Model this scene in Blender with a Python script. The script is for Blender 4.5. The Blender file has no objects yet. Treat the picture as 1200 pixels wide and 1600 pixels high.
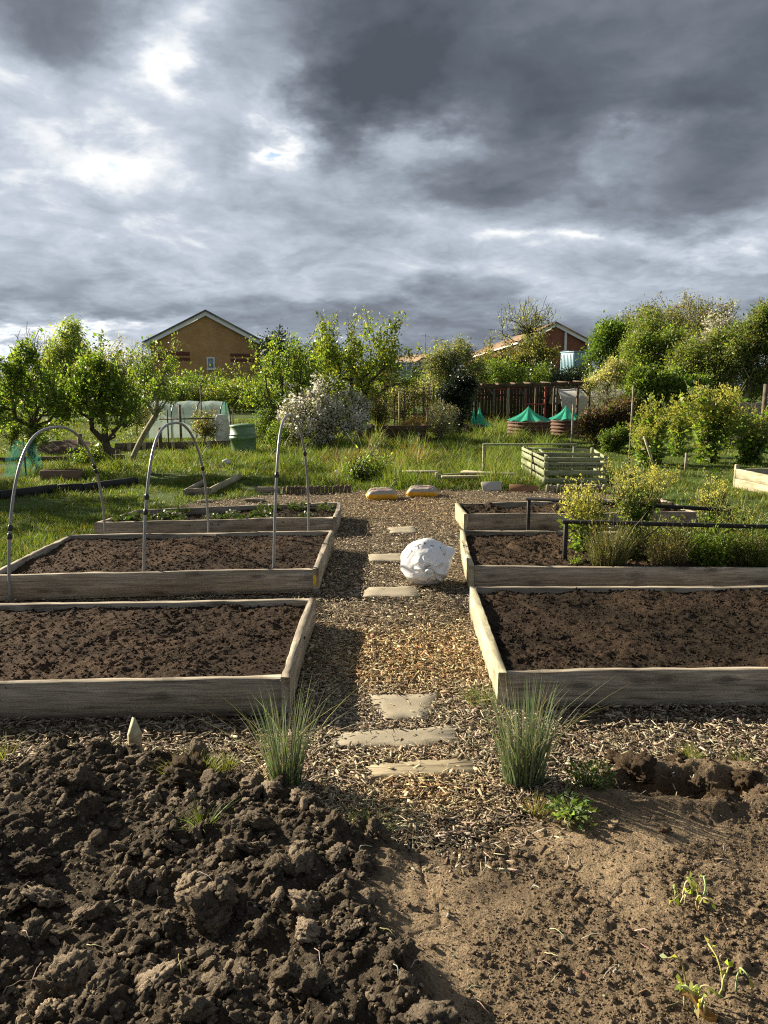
import bpy, math, random
import numpy as np
from mathutils import Vector, Matrix
random.seed(7)
RNG = np.random.default_rng(7)
SC = bpy.context.scene
COL = SC.collection
PI = math.pi

# ------------------------------------------------------------------ camera geometry (metres, +Y into the garden)
CAM_Z, PITCH, FOC = 1.6, math.atan(200 / 1155.5), 1155.5
CP, SP = math.cos(PITCH), math.sin(PITCH)
def ray(u, v):
    x = (u - 600) / FOC; y = (800 - v) / FOC
    return np.array((x, CP + y * SP, -SP + y * CP))
def G(u, v, z=0.0):
    d = ray(u, v); t = (z - CAM_Z) / d[2]
    return np.array((d[0] * t, d[1] * t, z))
def W(u, v, Y):
    d = ray(u, v); t = Y / d[1]
    return np.array((d[0] * t, Y, CAM_Z + d[2] * t))
def proj(P):
    P = np.asarray(P, float); x = P[..., 0]; y = P[..., 1]; z = P[..., 2] - CAM_Z
    f = y * CP - z * SP; up = y * SP + z * CP
    return 600 + FOC * x / f, 800 - FOC * up / f
def pxm(Y): return FOC / Y

# ------------------------------------------------------------------ numpy noise
def _hash(ix, iy, iz, seed):
    h = (ix.astype(np.int64) * 374761393 + iy.astype(np.int64) * 668265263 + iz.astype(np.int64) * 2147483647 * 3 + seed * 974634541) & 0xFFFFFFFF
    h = ((h ^ (h >> 13)) * 1274126177) & 0xFFFFFFFF
    h = ((h ^ (h >> 16)) * 2246822519) & 0xFFFFFFFF
    return ((h ^ (h >> 15)) & 0xFFFFFF) / float(0x1000000)
def vn2(x, y, seed=0):
    xi = np.floor(x); yi = np.floor(y); fx = x - xi; fy = y - yi
    fx = fx * fx * fx * (fx * (fx * 6 - 15) + 10); fy = fy * fy * fy * (fy * (fy * 6 - 15) + 10)
    z = np.zeros_like(xi)
    a = _hash(xi, yi, z, seed); b = _hash(xi + 1, yi, z, seed); c = _hash(xi, yi + 1, z, seed); d = _hash(xi + 1, yi + 1, z, seed)
    return (a * (1 - fx) + b * fx) * (1 - fy) + (c * (1 - fx) + d * fx) * fy
def fbm2(x, y, seed=0, octs=5, rough=.5):
    s = 0; a = 1; t = 0
    for i in range(octs):
        s = s + a * vn2(x * 2 ** i + 17.3 * i, y * 2 ** i - 9.1 * i, seed + i); t += a; a *= rough
    return s / t
def vn3(P, seed=0):
    I = np.floor(P); f = P - I; f = f * f * (3 - 2 * f)
    r = 0
    for dx in (0, 1):
        for dy in (0, 1):
            for dz in (0, 1):
                w = (f[:, 0] if dx else 1 - f[:, 0]) * (f[:, 1] if dy else 1 - f[:, 1]) * (f[:, 2] if dz else 1 - f[:, 2])
                r = r + w * _hash(I[:, 0] + dx, I[:, 1] + dy, I[:, 2] + dz, seed)
    return r
def worley2(x, y, seed=0):
    xi = np.floor(x); yi = np.floor(y); F1 = np.full(x.shape, 9.); F2 = np.full(x.shape, 9.); ID = np.zeros(x.shape)
    z = np.zeros_like(xi)
    for dx in (-1, 0, 1):
        for dy in (-1, 0, 1):
            cx = xi + dx; cy = yi + dy
            px = cx + _hash(cx, cy, z, seed); py = cy + _hash(cx, cy, z + 1, seed)
            d = np.hypot(px - x, py - y)
            m = d < F1
            F2 = np.where(m, F1, np.minimum(F2, d)); ID = np.where(m, _hash(cx, cy, z + 2, seed), ID); F1 = np.where(m, d, F1)
    return F1, F2, ID
def sstep(a, b, x):
    t = np.clip((x - a) / (b - a), 0, 1); return t * t * (3 - 2 * t)
def inpoly(x, y, poly):
    r = np.zeros(np.shape(x), bool); n = len(poly)
    for i in range(n):
        x0, y0 = poly[i][:2]; x1, y1 = poly[(i + 1) % n][:2]
        if y0 == y1: continue
        c = ((y0 > y) != (y1 > y)) & (x < (x1 - x0) * (y - y0) / (y1 - y0) + x0)
        r ^= c
    return r

# ------------------------------------------------------------------ meshes
class Acc:
    """collects vertex and face arrays that become ONE mesh object"""
    def __init__(s): s.V = []; s.F = []; s.C = []; s.n = 0
    def add(s, V, faces, col=None):
        V = np.asarray(V, float).reshape(-1, 3)
        s.V.append(V)
        for f in faces:
            f = np.asarray(f, int)
            if f.size: s.F.append((f if f.ndim == 2 else f[None, :]) + s.n)
        if col is None: col = (1, 1, 1)
        c = np.asarray(col, float)
        s.C.append(np.broadcast_to(c, (len(V), 3)) if c.ndim == 1 else c)
        s.n += len(V); return s
    def build(s, name, mat, parent=None, smooth=False, mats=None):
        me = bpy.data.meshes.new(name)
        V = np.concatenate(s.V); C = np.concatenate(s.C)
        me.vertices.add(len(V)); me.vertices.foreach_set('co', V.astype(np.float32).ravel())
        nl = sum(f.size for f in s.F); nf = sum(len(f) for f in s.F)
        me.loops.add(nl); me.loops.foreach_set('vertex_index', np.concatenate([f.ravel() for f in s.F]).astype(np.int32))
        tot = np.concatenate([np.full(len(f), f.shape[1]) for f in s.F]).astype(np.int32)
        st = np.concatenate(([0], np.cumsum(tot)[:-1])).astype(np.int32)
        me.polygons.add(nf); me.polygons.foreach_set('loop_start', st); me.polygons.foreach_set('loop_total', tot)
        if smooth: me.polygons.foreach_set('use_smooth', np.ones(nf, bool))
        me.update(calc_edges=True); me.validate()
        at = me.attributes.new('Col', 'FLOAT_COLOR', 'POINT')
        at.data.foreach_set('color', np.concatenate([C, np.ones((len(C), 1))], 1).astype(np.float32).ravel())
        me.materials.append(mat)
        o = bpy.data.objects.new(name, me); COL.objects.link(o)
        if parent is not None: o.parent = parent
        return o

def tag(o, label=None, cat=None, group=None, kind=None):
    if label: o['label'] = label
    if cat: o['category'] = cat
    if group: o['group'] = group
    if kind: o['kind'] = kind
    return o
def thing(name, label, cat, loc=(0, 0, 0), rotz=0., group=None):
    o = bpy.data.objects.new(name, None); COL.objects.link(o); o.empty_display_size = .1
    o.location = [float(c) for c in loc]; o.rotation_euler = (0, 0, rotz)
    return tag(o, label, cat, group)
def copy_tree(o, parent=None):
    c = o.copy(); COL.objects.link(c)
    if parent is not None: c.parent = parent
    for ch in list(o.children): copy_tree(ch, c)
    return c

def boxV(sx, sy, sz, b=.003):
    """chamfered box centred on the origin: vertices, faces"""
    x, y, z = sx / 2, sy / 2, sz / 2; b = min(b, x * .45, y * .45, z * .45)
    V = []; idx = {}
    for ix in (-1, 1):
        for iy in (-1, 1):
            for iz in (-1, 1):
                for a in range(3):
                    p = [ix * (x - b), iy * (y - b), iz * (z - b)]
                    p[a] = (ix, iy, iz)[a] * (x, y, z)[a]
                    idx[(ix, iy, iz, a)] = len(V); V.append(p)
    q = []; t = []
    for a in range(3):
        o1, o2 = [i for i in range(3) if i != a]
        for s in (-1, 1):
            def k(s1, s2, ax=a):
                c = [0, 0, 0]; c[a] = s; c[o1] = s1; c[o2] = s2; return idx[(*c, ax)]
            f = [k(-1, -1), k(1, -1), k(1, 1), k(-1, 1)]
            if (s > 0) != (a != 1): f.reverse()
            q.append(f)
    for a in range(3):
        o1, o2 = [i for i in range(3) if i != a]
        for s1 in (-1, 1):
            for s2 in (-1, 1):
                c0 = [0, 0, 0]; c1 = [0, 0, 0]; c0[a] = -1; c1[a] = 1
                for c in (c0, c1): c[o1] = s1; c[o2] = s2
                q.append([idx[(*c0, o1)], idx[(*c1, o1)], idx[(*c1, o2)], idx[(*c0, o2)]])
    for ix in (-1, 1):
        for iy in (-1, 1):
            for iz in (-1, 1): t.append([idx[(ix, iy, iz, 0)], idx[(ix, iy, iz, 1)], idx[(ix, iy, iz, 2)]])
    V = np.array(V); q = np.array(q); t = np.array(t)
    def fix(F):
        for f in F:
            c = V[f].mean(0); n = np.cross(V[f[1]] - V[f[0]], V[f[2]] - V[f[0]])
            if np.dot(n, c) < 0: f[:] = f[::-1]
        return F
    return V, [fix(q), fix(t)]
def rotm(rx=0, ry=0, rz=0):
    return np.array(Matrix.Rotation(rz, 3, 'Z') @ Matrix.Rotation(ry, 3, 'Y') @ Matrix.Rotation(rx, 3, 'X'))
def bx(acc, c, s, rot=(0, 0, 0), b=.003, col=None):
    V, F = boxV(*s, b=b); acc.add(V @ rotm(*rot).T + np.asarray(c), F, col); return acc
def bar(acc, p0, p1, w, h, b=.002, col=None):
    """box beam from p0 to p1"""
    p0 = np.asarray(p0, float); p1 = np.asarray(p1, float); d = p1 - p0; L = np.linalg.norm(d); X = d / L
    up = np.array((0, 0, 1.)) if abs(X[2]) < .95 else np.array((0, 1., 0))
    Yv = np.cross(up, X); Yv /= np.linalg.norm(Yv); Z = np.cross(X, Yv)
    V, F = boxV(L, w, h, b=b); acc.add(V @ np.array((X, Yv, Z)) + (p0 + p1) / 2, F, col); return acc
def tube(acc, P, R, n=8, cap=True, col=None):
    P = np.asarray(P, float); m = len(P); R = np.broadcast_to(np.asarray(R, float), (m,))
    T = np.gradient(P, axis=0); T /= np.linalg.norm(T, axis=1)[:, None] + 1e-12
    up = np.array((0., 0, 1)) if abs(T[0][2]) < .9 else np.array((1., 0, 0))
    A = np.cross(T[0], up); A /= np.linalg.norm(A); As = []
    for i in range(m):
        A = A - T[i] * np.dot(A, T[i]); A /= np.linalg.norm(A) + 1e-12; As.append(A)
    As = np.array(As); Bs = np.cross(T, As); a = np.arange(n) * 2 * PI / n
    V = P[:, None] + R[:, None, None] * (np.cos(a)[None, :, None] * As[:, None] + np.sin(a)[None, :, None] * Bs[:, None])
    i = np.arange(m - 1)[:, None] * n; j = np.arange(n)[None]; k = (j + 1) % n
    q = np.stack([i + j, i + k, i + n + k, i + n + j], -1).reshape(-1, 4)
    F = [q]
    if cap: F += [np.arange(n)[::-1][None], ((m - 1) * n + np.arange(n))[None]]
    acc.add(V.reshape(-1, 3), F, col); return acc
def lathe(acc, prof, n=32, center=(0, 0, 0), rot=(0, 0, 0), caps=(True, True), col=None):
    prof = np.asarray(prof, float); m = len(prof); a = np.arange(n) * 2 * PI / n
    V = np.stack([prof[:, 0][:, None] * np.cos(a), prof[:, 0][:, None] * np.sin(a), np.broadcast_to(prof[:, 1][:, None], (m, n))], -1).reshape(-1, 3)
    i = np.arange(m - 1)[:, None] * n; j = np.arange(n)[None]; k = (j + 1) % n
    F = [np.stack([i + j, i + k, i + n + k, i + n + j], -1).reshape(-1, 4)]
    if caps[0]: F.append(np.arange(n)[::-1][None])
    if caps[1]: F.append(((m - 1) * n + np.arange(n))[None])
    acc.add(V @ rotm(*rot).T + np.asarray(center), F, col); return acc
def gridF(nx, ny):
    i = np.arange(ny - 1)[:, None] * nx; j = np.arange(nx - 1)[None]
    return np.stack([i + j, i + j + 1, i + nx + j + 1, i + nx + j], -1).reshape(-1, 4)

def board(name, p0, p1, h, t, mat, parent, z0=0., seed=0, rough=.0016, n=26, sink=0.):
    """weathered plank on edge between ground points p0 -> p1 (2-D), own local X along the grain"""
    p0 = np.array(p0[:2], float); p1 = np.array(p1[:2], float); L = np.linalg.norm(p1 - p0)
    r = np.random.default_rng(seed + 31)
    b = .004; cs = np.array([(-t/2+b, 0), (t/2-b, 0), (t/2, b), (t/2, h-b), (t/2-b, h), (-t/2+b, h), (-t/2, h-b), (-t/2, b)])
    xs = np.linspace(-L/2, L/2, n); V = np.zeros((n, 8, 3)); V[:, :, 0] = xs[:, None]
    V[:, :, 1] = cs[None, :, 0] + r.normal(0, rough, (n, 8)); V[:, :, 2] = cs[None, :, 1] + r.normal(0, rough, (n, 8))
    V[:, 4:6, 2] += (vn2(xs * 1.7, xs * 0 + seed, seed) - .5)[:, None] * .012; V[:, :, 1] += ((vn2(xs * .9, xs * 0 + seed, seed + 7) - .5) * np.clip((L / 2 - np.abs(xs)) / .4, 0, 1))[:, None] * .022
    i = np.arange(n - 1)[:, None] * 8; j = np.arange(8)[None]; k = (j + 1) % 8
    q = np.stack([i + j, i + 8 + j, i + 8 + k, i + k], -1).reshape(-1, 4)
    a = Acc(); a.add(V.reshape(-1, 3), [q[:, ::-1], np.arange(8)[None], ((n-1)*8 + np.arange(8))[::-1][None]])
    o = a.build(name, mat, parent)
    base = np.array(parent.location) if parent is not None else np.zeros(3)
    mid = (p0 + p1) / 2
    o.location = (mid[0] - base[0], mid[1] - base[1], z0 - sink - base[2])
    o.rotation_euler = (0, 0, math.atan2(p1[1] - p0[1], p1[0] - p0[0]))
    return o

# ------------------------------------------------------------------ materials
class NT:
    def __init__(s, name):
        s.m = bpy.data.materials.new(name); s.m.use_nodes = True; s.t = s.m.node_tree; s.t.nodes.clear()
        s.out = s.t.nodes.new('ShaderNodeOutputMaterial')
    def n(s, typ, **k):
        nd = s.t.nodes.new('ShaderNode' + typ)
        for a, v in k.items():
            if a.startswith('i_'): continue
            setattr(nd, a, v)
        return nd
    def l(s, a, b): s.t.links.new(a.outputs[0] if isinstance(a, bpy.types.Node) else a, b)
    def noise(s, vec, scale, detail=4, rough=.55, dist=0.):
        nd = s.n('TexNoise'); nd.inputs['Scale'].default_value = scale; nd.inputs['Detail'].default_value = detail
        nd.inputs['Roughness'].default_value = rough; nd.inputs['Distortion'].default_value = dist
        if vec is not None: s.l(vec, nd.inputs['Vector'])
        return nd
    def coord(s, which='Object'): return s.n('TexCoord').outputs[which]
    def scale(s, vec, sc, loc=None):
        mp = s.n('Mapping'); mp.inputs['Scale'].default_value = sc; s.l(vec, mp.inputs['Vector'])
        if loc is not None: s.l(loc, mp.inputs['Location'])
        return mp.outputs[0]
    def ramp(s, fac, stops):
        r = s.n('ValToRGB'); e = r.color_ramp.elements
        while len(e) < len(stops): e.new(.5)
        for el, (p, c) in zip(e, stops):
            el.position = p; el.color = (*c, 1) if not np.isscalar(c) else (c, c, c, 1)
        s.l(fac, r.inputs[0]); return r.outputs[0]
    def mixc(s, a, b, fac, mode='MIX'):
        m = s.n('Mix', data_type='RGBA', blend_type=mode)
        f, A, B = m.inputs[0], m.inputs[6], m.inputs[7]
        for sock, val in ((f, fac), (A, a), (B, b)):
            if isinstance(val, bpy.types.NodeSocket): s.l(val, sock)
            elif sock is f: f.default_value = val
            else: sock.default_value = (*val, 1)
        return m.outputs[2]
    def math(s, op, a, b=0.):
        m = s.n('Math', operation=op)
        for i, v in enumerate((a, b)):
            if isinstance(v, bpy.types.NodeSocket): s.l(v, m.inputs[i])
            else: m.inputs[i].default_value = v
        return m.outputs[0]
    def bump(s, h, strength=.5, dist=.01):
        b = s.n('Bump'); b.inputs['Strength'].default_value = strength; b.inputs['Distance'].default_value = dist
        s.l(h, b.inputs['Height']); return b.outputs[0]
    def pr(s, col, rough=.8, spec=.3, normal=None, metal=0., **k):
        p = s.n('BsdfPrincipled')
        if isinstance(col, bpy.types.NodeSocket): s.l(col, p.inputs['Base Color'])
        else: p.inputs['Base Color'].default_value = (*col, 1)
        if isinstance(rough, bpy.types.NodeSocket): s.l(rough, p.inputs['Roughness'])
        else: p.inputs['Roughness'].default_value = rough
        p.inputs['Specular IOR Level'].default_value = spec; p.inputs['Metallic'].default_value = metal
        if normal is not None: s.l(normal, p.inputs['Normal'])
        for a, v in k.items(): p.inputs[a].default_value = v
        return p.outputs[0]
    def done(s, sh): s.l(sh, s.out.inputs[0]); return s.m
    def attr(s, name='Col'): return s.n('Attribute', attribute_name=name).outputs['Color']

def m_plain(name, col, rough=.6, spec=.4, var=.25, scale=6., bump=.15, metal=0., bscale=60.):
    t = NT(name); c = t.coord()
    nz = t.noise(c, scale, 5).outputs[0]
    f = t.ramp(nz, [(.25, tuple(x * (1 - var) for x in col)), (.75, tuple(min(1, x * (1 + var)) for x in col))])
    return t.done(t.pr(f, rough, spec, t.bump(t.noise(c, bscale, 4).outputs[0], bump, .004), metal))
def m_attr(name, rough=.85, spec=.2, nscale=40., var=.35, bump=.4, bdist=.004, bscale=120.):
    """base colour from the mesh's own colour attribute, roughened by noise"""
    t = NT(name); c = t.coord(); a = t.attr()
    nz = t.ramp(t.noise(c, nscale, 5, .6).outputs[0], [(.2, 1 - var), (.8, 1 + var)])
    col = t.mixc(a, nz, 1., 'MULTIPLY')
    return t.done(t.pr(col, rough, spec, t.bump(t.noise(c, bscale, 5, .65).outputs[0], bump, bdist)))
def m_leaf(name, trans=.4, tint=(1.35, 1.25, .6), rough=.45, spec=.35):
    t = NT(name); a = t.attr()
    pr = t.pr(a, rough, spec)
    tr = t.n('BsdfTranslucent'); t.l(t.mixc(a, tint, 1., 'MULTIPLY'), tr.inputs[0])
    mx = t.n('MixShader'); mx.inputs[0].default_value = trans; t.l(pr, mx.inputs[1]); t.l(tr, mx.inputs[2])
    return t.done(mx.outputs[0])
def m_wood(name, dark, light, knots=.6, grain=1., greenish=0., rough=.85):
    t = NT(name); c = t.coord(); inf = t.n('ObjectInfo').outputs['Random']
    cmb = t.n('CombineXYZ'); t.l(t.math('MULTIPLY', inf, 37.), cmb.inputs[0]); t.l(t.math('MULTIPLY', inf, 11.), cmb.inputs[2])
    ad = t.n('VectorMath', operation='ADD'); t.l(c, ad.inputs[0]); t.l(cmb.outputs[0], ad.inputs[1]); c2 = ad.outputs[0]
    # knots warp the grain
    kv = t.n('TexVoronoi'); kv.voronoi_dimensions = '2D'; kv.inputs['Scale'].default_value = 1.; ks = t.n('SeparateXYZ'); t.l(c2, ks.inputs[0]); kc = t.n('CombineXYZ'); t.l(t.math('MULTIPLY', ks.outputs[0], 2.2), kc.inputs[0]); t.l(t.math('MULTIPLY', ks.outputs[2], 6.5), kc.inputs[1]); t.l(kc.outputs[0], kv.inputs['Vector'])
    kd = kv.outputs['Distance']
    g = t.noise(t.scale(c2, (3.2 * grain, 40., 62.)), 1., 8, .7, 1.2).outputs[0]
    g2 = t.noise(t.scale(c2, (.8, 6., 8.)), 1., 5, .6, .8).outputs[0]
    col = t.ramp(g, [(.34, tuple(x * .8 for x in dark)), (.5, tuple((a + b) / 2 for a, b in zip(dark, light))), (.66, light)])
    col = t.mixc(col, t.ramp(g2, [(.3, .5), (.7, 1.3)]), .85, 'MULTIPLY')
    if greenish: col = t.mixc(col, (.16, .19, .08), t.math('MULTIPLY', t.ramp(t.noise(c2, 3., 4).outputs[0], [(.45, 0.), (.7, 1.)]), greenish))
    km = t.ramp(kd, [(.0, 1.), (.08, .95), (.10, .35), (.14, .55), (.18, 0.)])
    col = t.mixc(col, tuple(x * .35 for x in dark), t.math('MULTIPLY', km, knots))
    col = t.mixc(col, tuple(x * .4 for x in dark), t.math('MULTIPLY', t.ramp(t.noise(t.scale(c2, (2., 8., 14.)), 2.5, 6, .7).outputs[0], [(.62, 0.), (.74, 1.)]), .6))
    return t.done(t.pr(col, rough, .25, t.bump(g, .35, .004)))

M = {}
M['plank'] = m_wood('weathered_plank', (.17, .142, .105), (.45, .39, .30))
M['plank_pale'] = m_wood('pale_plank', (.30, .26, .16), (.52, .47, .32), .35)
M['plank_green'] = m_wood('green_grey_plank', (.20, .215, .125), (.37, .385, .24), .3, 1., .25)
M['plank_dark'] = m_wood('dark_sleeper', (.055, .038, .024), (.15, .10, .06), .3)
M['plank_black'] = m_wood('black_board', (.022, .017, .013), (.075, .058, .042), .2)
M['post_wood'] = m_wood('old_post', (.08, .062, .045), (.2, .16, .11), .2)
M['stone_wood'] = m_wood('stone_grain', (.20, .16, .10), (.38, .32, .21), .1, .5)
M['bark'] = m_plain('tree_bark', (.075, .062, .045), .95, .1, .45, 14., .8)
M['bark_pale'] = m_plain('pale_bark', (.27, .24, .17), .95, .1, .4, 14., .7)
M['leaf'] = m_leaf('leaf', .5, (1.3, 1.35, .5))
M['leaf_dark'] = m_leaf('leaf_dark', .18, (1.2, 1.2, .7), .35, .5)
M['chive'] = m_leaf('chive_blade', .3, (1.05, 1.15, .8), .4, .4)
M['petal'] = m_leaf('petal', .5, (1., 1., .95), .6, .2)
M['grass'] = m_leaf('grass_blade', .4, (1.3, 1.2, .6), .5, .3)
M['soil'] = m_attr('garden_soil', .95, .12, 170., .75, 1., .014, 110.)
M['chips'] = m_attr('bark_chips', .85, .2, 90., .35, .5, .002, 220.)
M['stem'] = m_attr('plant_stem', .7, .25, 40., .2, .1)
M['stone'] = None
# ------------------------------------------------------------------ blades, leaves, clods: mesh generators
def blades(acc, B, h, w, lean, az, col, nseg=3, curl=.6, tipcol=None, twist=None):
    """grass-like strips rising from B (N,3); lean = sideways reach as a share of h in direction az"""
    N = len(B); h = np.broadcast_to(h, (N,)); w = np.broadcast_to(w, (N,)); lean = np.broadcast_to(lean, (N,)); az = np.broadcast_to(az, (N,))
    d = np.stack([np.cos(az), np.sin(az), 0 * az], -1)
    fa = RNG.uniform(0, PI, N) if twist is None else twist
    s = np.stack([np.cos(fa), np.sin(fa), 0 * fa], -1)
    ts = np.linspace(0, 1, nseg + 1); V = np.zeros((N, 2 * nseg + 1, 3)); C = np.zeros((N, 2 * nseg + 1, 3))
    col = np.broadcast_to(col, (N, 3)); tip = col if tipcol is None else np.broadcast_to(tipcol, (N, 3))
    for k, t in enumerate(ts):
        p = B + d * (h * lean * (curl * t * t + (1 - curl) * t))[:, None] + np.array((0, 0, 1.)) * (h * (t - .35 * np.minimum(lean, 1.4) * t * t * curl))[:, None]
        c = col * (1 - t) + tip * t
        if k < nseg:
            ww = (w * (1 - .75 * t ** 1.5) / 2)[:, None]
            V[:, 2 * k] = p - s * ww; V[:, 2 * k + 1] = p + s * ww; C[:, 2 * k] = c; C[:, 2 * k + 1] = c
        else: V[:, 2 * k] = p; C[:, 2 * k] = c
    m = 2 * nseg + 1; base = np.arange(N)[:, None] * m
    q = np.concatenate([base + np.array([2*k, 2*k+1, 2*k+3, 2*k+2]) for k in range(nseg - 1)]) if nseg > 1 else np.zeros((0, 4), int)
    t3 = base + np.array([2*nseg-2, 2*nseg-1, 2*nseg])
    acc.add(V.reshape(-1, 3), [q, t3], C.reshape(-1, 3))
def leaves(acc, P, L, D, col, asp=.5, fold=.15):
    """diamond leaves at P pointing along D"""
    N = len(P); L = np.broadcast_to(L, (N,))[:, None]; D = D / (np.linalg.norm(D, axis=1)[:, None] + 1e-9)
    r = RNG.normal(0, 1, (N, 3)); S = np.cross(D, r); S /= np.linalg.norm(S, axis=1)[:, None] + 1e-9; Nn = np.cross(S, D)
    V = np.stack([P, P + D * L * .5 + S * L * asp * .5 + Nn * L * fold, P + D * L - Nn * L * fold * .5, P + D * L * .5 - S * L * asp * .5 + Nn * L * fold], 1)
    q = np.arange(N * 4).reshape(N, 4)
    acc.add(V.reshape(-1, 3), [q], np.repeat(np.broadcast_to(col, (N, 3)), 4, 0))
def jcol(base, N, v=.2, hue=.12):
    base = np.atleast_2d(np.array(base, float)); c = base[RNG.integers(0, len(base), N)]
    return np.clip(c * RNG.lognormal(0, v, N)[:, None] * RNG.normal(1, hue, (N, 3)).clip(.6, 1.4), 0, .95)

import bmesh
def ico(sub):
    b = bmesh.new(); bmesh.ops.create_icosphere(b, subdivisions=sub, radius=1); b.verts.ensure_lookup_table()
    V = np.array([v.co[:] for v in b.verts]); F = np.array([[v.index for v in f.verts] for f in b.faces]); b.free(); return V, F
ICO = {s: ico(s) for s in (1, 2, 3, 4)}
def clod_shape(sub, seed, rough=.16):
    V, F = ICO[sub]; r = np.random.default_rng(seed)
    n = r.normal(0, 1, (9, 3)); n /= np.linalg.norm(n, axis=1)[:, None]; h = r.uniform(.52, .98, 9)
    rad = np.min(np.where(V @ n.T > .05, h / np.maximum(V @ n.T, .05), 9.), 1); rad = np.minimum(rad, 1.15)
    rad = rad * (1 + rough * (vn3(V * 2.2 + seed, seed) - .5) + rough * 1.5 * (vn3(V * 5 + seed, seed + 1) - .5) + (rough * 1.3 * (vn3(V * 11, seed + 2) - .5) if sub > 2 else 0) + (rough * 1. * (vn3(V * 23, seed + 3) - .5) if sub > 3 else 0))
    S = np.array((r.uniform(.8, 1.2), r.uniform(.75, 1.1), r.uniform(.6, .9)))
    return V * rad[:, None] * S, F
def scatter_clods(acc, P, R, sub, col, nshape=8, rough=.16, seed=0):
    shapes = [clod_shape(sub, seed * 50 + k, rough) for k in range(nshape)]
    r = np.random.default_rng(seed); N = len(P)
    for k in range(nshape):
        I = np.arange(k, N, nshape)
        if not len(I): continue
        V, F = shapes[k]
        A = r.uniform(0, 2 * PI, len(I)); t = r.uniform(-.5, .5, (len(I), 2))
        ca, sa = np.cos(A), np.sin(A)
        X = V[None, :, 0] * ca[:, None] - V[None, :, 1] * sa[:, None]; Y = V[None, :, 0] * sa[:, None] + V[None, :, 1] * ca[:, None]
        Z = V[None, :, 2] + X * t[:, :1] + Y * t[:, 1:]
        VV = np.stack([X, Y, Z], -1) * R[I][:, None, None] + P[I][:, None]
        FF = (F[None] + (np.arange(len(I)) * len(V))[:, None, None]).reshape(-1, 3)
        c = np.broadcast_to(col, (N, 3))[I]
        acc.add(VV.reshape(-1, 3), [FF], np.repeat(c, len(V), 0))

# ------------------------------------------------------------------ the ground sheet
t = NT('meadow_ground'); c = t.coord()
n1 = t.noise(c, .6, 6, .6).outputs[0]; n2 = t.noise(c, 9., 6, .7).outputs[0]
col = t.mixc(t.ramp(n1, [(.35, (.045, .08, .016)), (.6, (.07, .10, .024))]), t.ramp(n2, [(.3, .45), (.7, 1.4)]), 1., 'MULTIPLY')
col = t.mixc(col, (.11, .08, .045), t.ramp(t.noise(c, 1.7, 6, .7).outputs[0], [(.55, 0.), (.7, .8)]))
M['meadow'] = t.done(t.pr(col, .95, .1, t.bump(n2, .8, .03)))
a = Acc()
for x0, x1, y0, y1 in ((-400, 400, -60, 2.30), (-400, 400, 2.93, 700), (-400, .7, 2.30, 2.93), (2.2, 400, 2.30, 2.93)):   # one sheet, open only under the dug spade hole
    a.add([(x0, y0, -.012), (x1, y0, -.012), (x1, y1, -.012), (x0, y1, -.012)], [[[0, 1, 2, 3]]])
tag(a.build('ground', M['meadow']), kind='structure')

# bark mulch area (world polygon) and the front line where the dug soil begins
BARK = [G(u, v)[:2] for u, v in ((0, 886), (100, 852), (146, 834), (212, 806), (300, 786), (440, 771), (560, 768), (690, 766), (850, 766), (1030, 776), (1085, 800), (1150, 836), (1230, 862), (1330, 900))]
BARK = [(-3.4, 2.0), (-3.4, 4.6)] + [tuple(p) for p in BARK] + [(3.6, 5.6), (3.6, 2.0)]
SB = np.array([G(u, v)[:2] for u, v in ((-300, 1190), (0, 1184), (120, 1178), (240, 1180), (330, 1186), (400, 1205), (470, 1235), (520, 1285), (640, 1312), (740, 1300), (800, 1268), (860, 1240), (950, 1200), (1000, 1186), (1200, 1186), (1500, 1190))])
def y_soil(x): return np.interp(x, SB[:, 0], SB[:, 1])

t = NT('bark_mulch_base'); c = t.coord()
v = t.n('TexVoronoi'); v.inputs['Scale'].default_value = 55.; v.inputs['Randomness'].default_value = 1.
dist = t.noise(c, 12., 4).outputs['Color']
mv = t.n('VectorMath', operation='MULTIPLY_ADD'); t.l(dist, mv.inputs[0]); mv.inputs[1].default_value = (.12, .12, .12); t.l(t.scale(c, (1.8, .7, 1)), mv.inputs[2])
t.l(mv.outputs[0], v.inputs['Vector'])
sp = t.n('SeparateColor'); t.l(v.outputs['Color'], sp.inputs[0])
col = t.ramp(sp.outputs[0], [(0, (.035, .024, .015)), (.5, (.11, .08, .05)), (.8, (.24, .19, .12)), (1, (.36, .30, .2))])
M['mulch'] = t.done(t.pr(col, .9, .15, t.bump(v.outputs['Distance'], 1., .02)))
BSH = BARK[1:-1] + [(3.6, float(y_soil(2.4)) - .1)] + [(float(p[0]), float(p[1]) - .035) for p in SB[::-1] if -3. < p[0] < 3.3] + [(-3.4, float(y_soil(-2.4)) - .1)]
a = Acc(); a.add([(p[0], p[1], -.006) for p in BSH], [[list(range(len(BSH)))]])
tag(a.build('bark_path', M['mulch']), kind='structure')

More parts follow.
